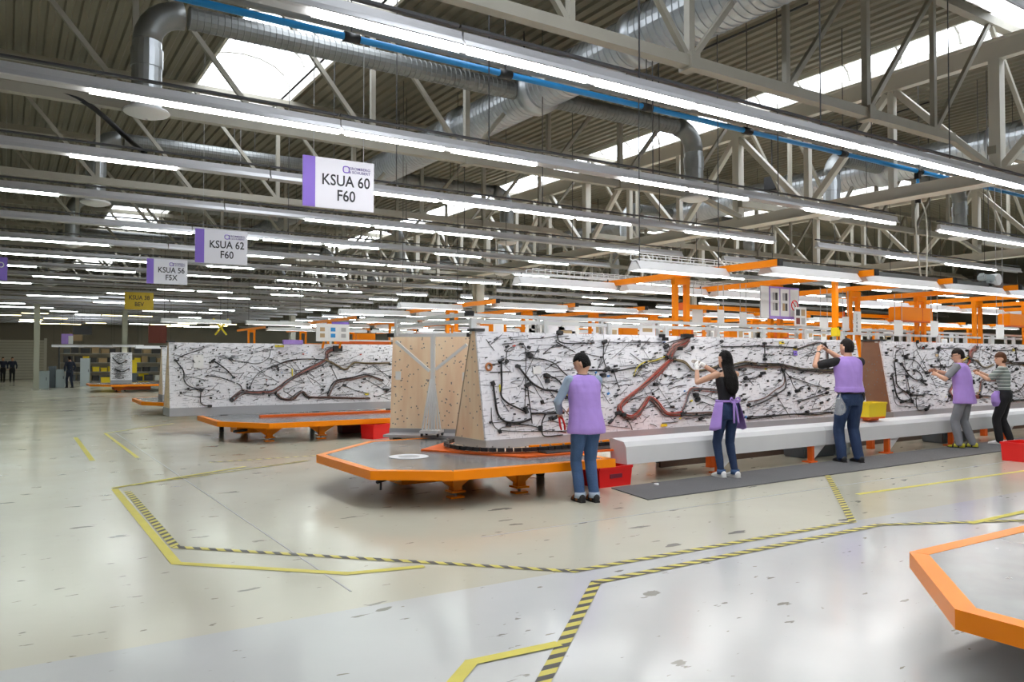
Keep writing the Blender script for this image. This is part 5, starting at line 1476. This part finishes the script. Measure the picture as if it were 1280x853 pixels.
# man with pliers
m1 = person('man in long lavender vest, blue-grey sleeves and jeans holding red pliers', (5.33, 6.74, 0), R(-11), 1.635,
       dict(L=(-0.21, 0.29, 1.03, (-1, -0.5, -0.6)), R=(0.04, 0.36, 1.08, (1, -0.5, -0.6)), head=(R(45), R(-24)), lean=0.09, fL=(-0.075, 0.02), fR=(0.085, -0.03), pn=(0.6, 0.2, -0.6)),
       dict(trousers='denim', shirt='shirt_blue', sleeve='long', vest=True, vest_hem=0.80, flare=1.10, collar='navy_cloth', hair='hair_black', hair_style='short', shoe='shoe_black', sole='shoe_black', strap='sandal', cuff='denim_cuff', legw=1.0))
t_, T_, H_, arms_, legs_, s_ = m1
M_ = Matrix.Translation(t_.location) @ Matrix.Rotation(t_.rotation_euler.z, 4, 'Z')
w_ = arms_[-1][1]; e_ = arms_[-1][0]; hd_ = ((w_ - e_).normalized() + Vector((0, 0.25, 0))).normalized()
hp_ = M_ @ (w_ + hd_ * 0.10)
pl = thing('pliers', 'red-handled pliers in the hand of the man in sandals', 'pliers', hp_, R(-11))
for a in (-1, 1):
    MB().tube([(0.0, 0.0, 0.0), (a * 0.02, -0.04, -0.03), (a * 0.028, -0.08, -0.10), (a * 0.02, -0.10, -0.15)], [0.008, 0.012, 0.012, 0.010], 8).build('handle', 'red', pl, True)
    MB().tube([(0, 0, 0), (-a * 0.01, 0.03, 0.03), (0, 0.06, 0.05)], [0.008, 0.009, 0.004], 6).build('jaw', 'chain_steel', pl, True)

# woman with long black hair
w1 = person('woman with long black hair, black sleeveless top and lavender apron', (7.97, 7.10, 0), R(-10), 1.68,
       dict(L=(-0.27, 0.31, 1.50, (-0.7, -0.1, -1)), R=(-0.12, 0.40, 1.55, (0.6, 0.2, -1)), head=(R(14), R(2)), lean=0.02, fL=(-0.085, 0.03), fR=(0.085, -0.05)),
       dict(female=True, trousers='denim_dark', shirt='black_cloth', sleeve='none', shirt_hem=1.0, hair='hair_black', hair_style='long', shoe='shoe_white', sole='shoe_white', cuff='denim', hands='glove', legw=0.9))
t_, T_, H_, arms_, legs_, s_ = w1
def apron(t, s, z1, z0, a0, a1, fl_, name='apron'):
    mb = MB(); N, Mz = 30, 8; vs = []
    for j in range(Mz + 1):
        f = j / Mz; z = (z1 + (z0 - z1) * f)
        for i in range(N + 1):
            a = a0 + (a1 - a0) * i / N
            rx = (0.158 + (fl_ * 0.10) * f ** 0.8 + 0.012 * math.sin(a * 7) * f) * s
            ry = (0.124 + (fl_ * 0.09) * f ** 0.8 + 0.012 * math.sin(a * 7) * f) * s
            zz = z - 0.05 * f * math.cos(a * 2)
            vs.append((rx * math.cos(a), ry * math.sin(a), zz * s))
    fs = [(j * (N + 1) + i, j * (N + 1) + i + 1, (j + 1) * (N + 1) + i + 1, (j + 1) * (N + 1) + i) for j in range(Mz) for i in range(N)]
    o = mb.add(vs, fs).build(name, 'lavender', t, True)
    sd = o.modifiers.new('thick', 'SOLIDIFY'); sd.thickness = 0.005
    return o
ap = apron(t_, s_, 1.05, 0.70, R(-38), R(218), 0.95)
wb_ = [Vector((0.158 * s_ * math.cos(a), 0.124 * s_ * math.sin(a), 1.05 * s_)) for a in [2 * math.pi * i / 28 for i in range(29)]]
MB().tube(wb_, 0.016, 6).build('waist_tie', 'lavender', ap, True)
for sg in (-1, 1):
    c = Vector((0.0, -0.135 * s_, 1.05 * s_))
    MB().tube(smooth_line([c, c + Vector((sg * 0.05, -0.02, 0.05)), c + Vector((sg * 0.075, -0.03, 0.015)), c + Vector((sg * 0.04, -0.02, -0.015)), c]), 0.010, 6).build('bow_loop', 'lavender', ap, True)
    MB().tube(smooth_line([c, c + Vector((sg * 0.02, -0.03, -0.10)), c + Vector((sg * 0.035 + 0.02, -0.025, -0.28))]), [0.014] * 13, 6).build('bow_tail', 'lavender', ap, True)

# tall man
m2_ = person('tall man in short lavender vest and black T-shirt reaching up to the board', (10.68, 7.13, 0), R(-22), 1.88,
       dict(L=(-0.30, 0.27, 1.56, (-1, 0.1, -0.9)), R=(-0.10, 0.36, 1.58, (1, 0.2, -0.9)), head=(R(18), R(2)), lean=0.03, fL=(-0.11, 0.03), fR=(0.11, -0.04)),
       dict(trousers='denim_dark', shirt='black_cloth', sleeve='short', vest=True, vest_hem=0.99, flare=1.0, collar=None, hair='hair_dark', hair_style='crop', shoe='shoe_black', sole='shoe_black', legw=1.12))
t_, T_, H_, arms_, legs_, s_ = m2_
MB().tube([Vector((0.165 * s_ * math.cos(a), 0.128 * s_ * math.sin(a), 0.985 * s_)) for a in [2 * math.pi * i / 28 for i in range(29)]], 0.02, 6).build('belt', 'black', t_, True)
MB().box((0.17 * s_, -0.02, 0.93 * s_), (0.06, 0.13, 0.14)).build('belt_pouch', 'black_soft', t_, bevel=0.015)
o = MB().tube([(arms_[-1][1] + Vector((0, 0, -0.01))), (arms_[-1][1] - (arms_[-1][1] - arms_[-1][0]).normalized() * 0.03)], 0.033, 12).build('wristwatch', 'dark', t_, True)
M_ = Matrix.Translation(t_.location) @ Matrix.Rotation(t_.rotation_euler.z, 4, 'Z')
hp_ = M_ @ (arms_[1][1] + Vector((-0.03, 0.1, 0.09)))
tl_ = thing('hand_tool', 'small black clip tool held up by the tall man', 'tool', hp_)
MB().tube([(0, 0, 0), (0.06, 0, 0.02), (0.10, 0, 0.0)], [0.016, 0.02, 0.012], 8).build('grip', 'black', tl_, True); MB().tube([(0, 0, 0), (-0.05, 0.02, 0.01)], 0.007, 6).build('tip', 'chain_steel', tl_)
# plastic bag at his hip
p = at_d(1049, 508, 11.6)
bg = thing('plastic_bag', 'clear plastic bag hanging at the tall man\'s left hip', 'bag', p)
m_ = MB(); m_.ball((0, 0, 0), 1.0, 14, (0.10, 0.07, 0.14))
m_.v = [(x * (1 + 0.25 * noise.noise(Vector((x * 9, y * 9, z * 9)))) * (1.15 - z * 2.2), y * (1.1 - z * 2), z) for x, y, z in m_.v]
m_.build('film', 'clear_film', bg, True); MB().tube([(0.02, 0, 0.13), (0.06, 0.02, 0.2), (0.10, 0.03, 0.26)], 0.01, 6).build('handle', 'clear_film', bg)

# man with yellow sneakers
m3 = person('man in lavender vest, glasses, grey trousers and yellow-black sneakers', (14.12, 7.20, 0), R(8), 1.76,
       dict(L=(-0.18, 0.38, 1.28, (-0.9, 0, -1)), R=(-0.04, 0.44, 1.34, (0.9, 0.1, -0.7)), head=(R(30), R(-14)), lean=0.07, fL=(-0.12, 0.05), fR=(0.12, -0.08)),
       dict(trousers='grey_cloth', shirt='grey_cloth', sleeve='short', vest=True, vest_hem=0.78, flare=1.08, hair='hair_dark', hair_style='short', shoe='shoe_yellow', sole='shoe_black', strap='shoe_black', legw=1.05))
t_, T_, H_, arms_, legs_, s_ = m3
for sd in (-1, 1): MB().tube([H_(sd * 0.032 + 0.022 * math.cos(a), 0.101, 0.012 + 0.017 * math.sin(a)) for a in [2 * math.pi * i / 12 for i in range(13)]], 0.003, 5).build('spectacles', 'black', t_, True)
for sd in (-1, 1): MB().tube([H_(sd * 0.054, 0.099, 0.014), H_(sd * 0.08, 0.04, 0.014), H_(sd * 0.082, -0.01, 0.01)], 0.003, 5).build('spectacles', 'black', t_, True)

# woman in striped shirt
w2 = person('woman with short brown hair, striped grey shirt and black trousers', (15.38, 7.12, 0), R(16), 1.70,
       dict(L=(-0.10, 0.40, 1.32, (-0.8, 0.1, -1)), R=(0.02, 0.42, 1.36, (0.8, 0.1, -0.9)), head=(R(26), R(-6)), lean=0.04, fL=(-0.10, 0.08), fR=(0.10, -0.06)),
       dict(female=True, trousers='black_cloth', shirt='striped_knit', sleeve='short', shirt_hem=0.9, hair='hair_brown', hair_style='fringe', shoe='shoe_white', sole='shoe_white', legw=1.08))
t_, T_, H_, arms_, legs_, s_ = w2
m_ = MB(); m_.loft([(Vector((-0.13, 0.1, 0.98)), 0.05, 0.05, None), (Vector((-0.15, 0.12, 0.9)), 0.10, 0.07, None), (Vector((-0.16, 0.12, 0.78)), 0.11, 0.08, None), (Vector((-0.15, 0.12, 0.70)), 0.06, 0.05, None)], 16)
fuse(m_, 'gathered_apron', 'lavender', 0.012, t_, 2, 0.012, 10, 2)

# figures far away
def far_person(label, px, py, h, rz, shirt, trousers, d=None):
    p = at_z(px, py, 0)
    person(label, (p.x, p.y, 0), rz, h, dict(L=(-0.24, 0.05, 0.92, (-1, -1, 0)), R=(0.24, 0.12, 0.95, (1, -1, 0)), head=(0, 0), lean=0.02, fL=(-0.09, 0.12), fR=(0.09, -0.12)),
           dict(trousers=trousers, shirt=shirt, sleeve='long', hair='hair_black', hair_style='short', shoe='shoe_black', sole='shoe_black'), 0.022, False)
far_person('distant person in dark navy clothes walking at the far left edge', 3.5, 478, 1.75, R(175), 'navy_cloth', 'black_cloth')
far_person('distant person in dark navy clothes walking second from the left edge', 15, 478, 1.75, R(185), 'navy_cloth', 'black_cloth')
far_person('distant person in dark clothes standing between the grey cabinets', 87, 485, 1.75, R(20), 'navy_cloth', 'navy_cloth')

# ================================================================== FAR LEFT BACKGROUND
def cabinet(label, px0, px1, py_top, py_bot, mtl):
    a, b_ = at_z(px0, py_bot, 0), at_z(px1, py_bot, 0)
    w = (b_ - a).length; d = (a - _c).dot(_fw); h = (py_bot - py_top) * d / F_PX
    t = thing('cabinet', label, 'cabinet', (a + b_) / 2 + Vector((0, 0.25, 0)), -YAW + R(25))
    MB().box((0, 0, h / 2), (w, 0.5, h)).build('body', mtl, t)
    MB().box((0, -0.256, h / 2), (w * 0.9, 0.012, h * 0.92)).build('door', mtl, t)
    MB().box((w * 0.35, -0.27, h * 0.55), (0.03, 0.02, 0.16)).build('handle', 'dark', t)
cabinet('pale grey low cabinet beside the olive column', 47, 60, 464, 486, 'cabinet')
cabinet('slate grey cabinet right of the pale low cabinet', 62, 69.5, 458, 485, 'cabinet_dark')
cabinet('grey low cabinet left of the standing dark figure', 71, 81, 462, 485, 'cabinet')
cabinet('tall pale grey cabinet right of the standing dark figure', 101.5, 112, 448, 483, 'cabinet')
def rack(label, x, y, w, h, seed):
    rn = random.Random(seed)
    t = thing('storage_rack', label, 'rack', (x, y, 0))
    for sx in (-1, 1):
        for sy in (-0.3, 0.3): MB().box((sx * w / 2, sy, h / 2), (0.07, 0.07, h)).build('upright', 'dark', t)
    n = 4
    for i in range(n): MB().box((0, 0, 0.15 + i * h / n), (w, 0.62, 0.05)).build('shelf', 'steel_grey', t)
    return n, h
rn = random.Random(31)
for i, (x, y, w) in enumerate(((4.6, 58.0, 3.6), (8.6, 57.0, 3.6), (12.6, 56.0, 3.6), (9.4, 50.2, 3.4), (13.2, 49.4, 3.4))):
    n, h = rack('%s dark storage rack from the left in the far background' % ORD[i], x, y, w, 2.4, i)
    for l in range(n):
        xx = -w / 2 + 0.25; bj = 0
        while xx < w / 2 - 0.3:
            ww = rn.uniform(0.3, 0.5); hh = rn.uniform(0.25, 0.42)
            col = rn.choice(('dark', 'dark', 'cabinet_dark', 'cabinet_dark', 'dark', 'yellow', 'paper', 'cardboard'))
            c = thing('storage_box', '%s box, %s from the left on the %s shelf of the %s far rack' % ({'dark': 'black', 'cabinet_dark': 'slate', 'paper': 'white', 'yellow': 'yellow', 'cabinet': 'grey', 'cardboard': 'brown', 'plastic_blue': 'blue'}[col], ORD[bj], ORD[l], ORD[i]), 'box', (x + xx + ww / 2, y - 0.05, 0.176 + l * h / n), 0, 'boxes on the far racks')
            MB().box((0, 0, hh / 2), (ww, 0.45, hh)).build('tub', col, c); MB().box((0, 0, hh - 0.02), (ww + 0.03, 0.48, 0.04)).build('lip', col, c)
            bj += 1; xx += ww + rn.uniform(0.04, 0.15)
# yellow and grey crate stacks
p = at_z(164, 483, 0)
for i in range(6):
    bin_box('stacked_crate', '%s crate from the floor in the far yellow and grey stack' % ORD[i], (p.x, p.y, 0.26 * i), 0, (0.55, 0.4, 0.255), 'cabinet_dark' if i < 3 else 'yellow', False)['group'] = 'far crate stack'
p = at_z(179, 478, 0); bin_box('stacked_crate', 'single yellow crate on the floor beside the far crate stack', (p.x, p.y, 0.0), 0, (0.6, 0.4, 0.6), 'yellow', False)
p = at_z(134, 482, 0); bin_box('stacked_crate', 'yellow crate behind the distant small board', (p.x, p.y, 0.0), 0, (0.7, 0.4, 0.5), 'yellow', False)
# hanging signs and boxes in the far left
for lab, px, py, d, w, h, c in (('violet and white sign hanging far left', 84, 424, 46, 0.6, 0.6, 'lavender'), ('tan sign hanging right of the violet far sign', 95, 421, 47, 0.7, 0.5, 'cardboard'), ('black screen hanging in the far left', 103, 413, 44, 0.95, 0.5, 'dark'), ('dark red banner hanging in the distance behind the yellow sign', 197, 418, 44, 0.95, 1.0, 'brick_red')):
    p = at_d(px, py, d)
    t = thing('far_sign', lab, 'sign', p); MB().box((0, 0, 0), (w, 0.05, h)).build('sign_panel', c, t); MB().box((w * 0.3, -0.03, -0.05), (w * 0.4, 0.01, h * 0.8)).build('sign_field', 'paper' if c == 'lavender' else c, t)
    for s in (-0.4, 0.4): MB().bar((s * w, 0, h / 2), (s * w, 0, ZR - p.z), 0.012).build('hanging_wire', 'dark', t)
# yellow X brace hanging over the second line
p = at_d(276, 409, 30)
t = thing('yellow_cross', 'yellow X-shaped brace above the second-line board', 'brace', p)
MB().bar((-0.28, 0, 0.32), (0.22, 0, -0.3), 0.06).build('bar', 'yellow', t); MB().bar((0.28, 0.03, 0.32), (-0.2, 0.03, -0.3), 0.06).build('bar', 'yellow', t); MB().bar((0, 0.05, 0.0), (0, 0.05, ZR - p.z), 0.015).build('hanging_wire', 'dark', t)
# low lamps in the far left
for i, (px, py, d) in enumerate(((85, 434, 44), (122, 434, 45), (160, 434, 44), (193, 436, 36))):
    p = at_d(px, py, d); work_lamp('%s low white lamp from the left in the far work area' % ORD[i], p.x - 0.8, p.x + 0.8, p.y, p.z, 'far low lamps', hang=1)
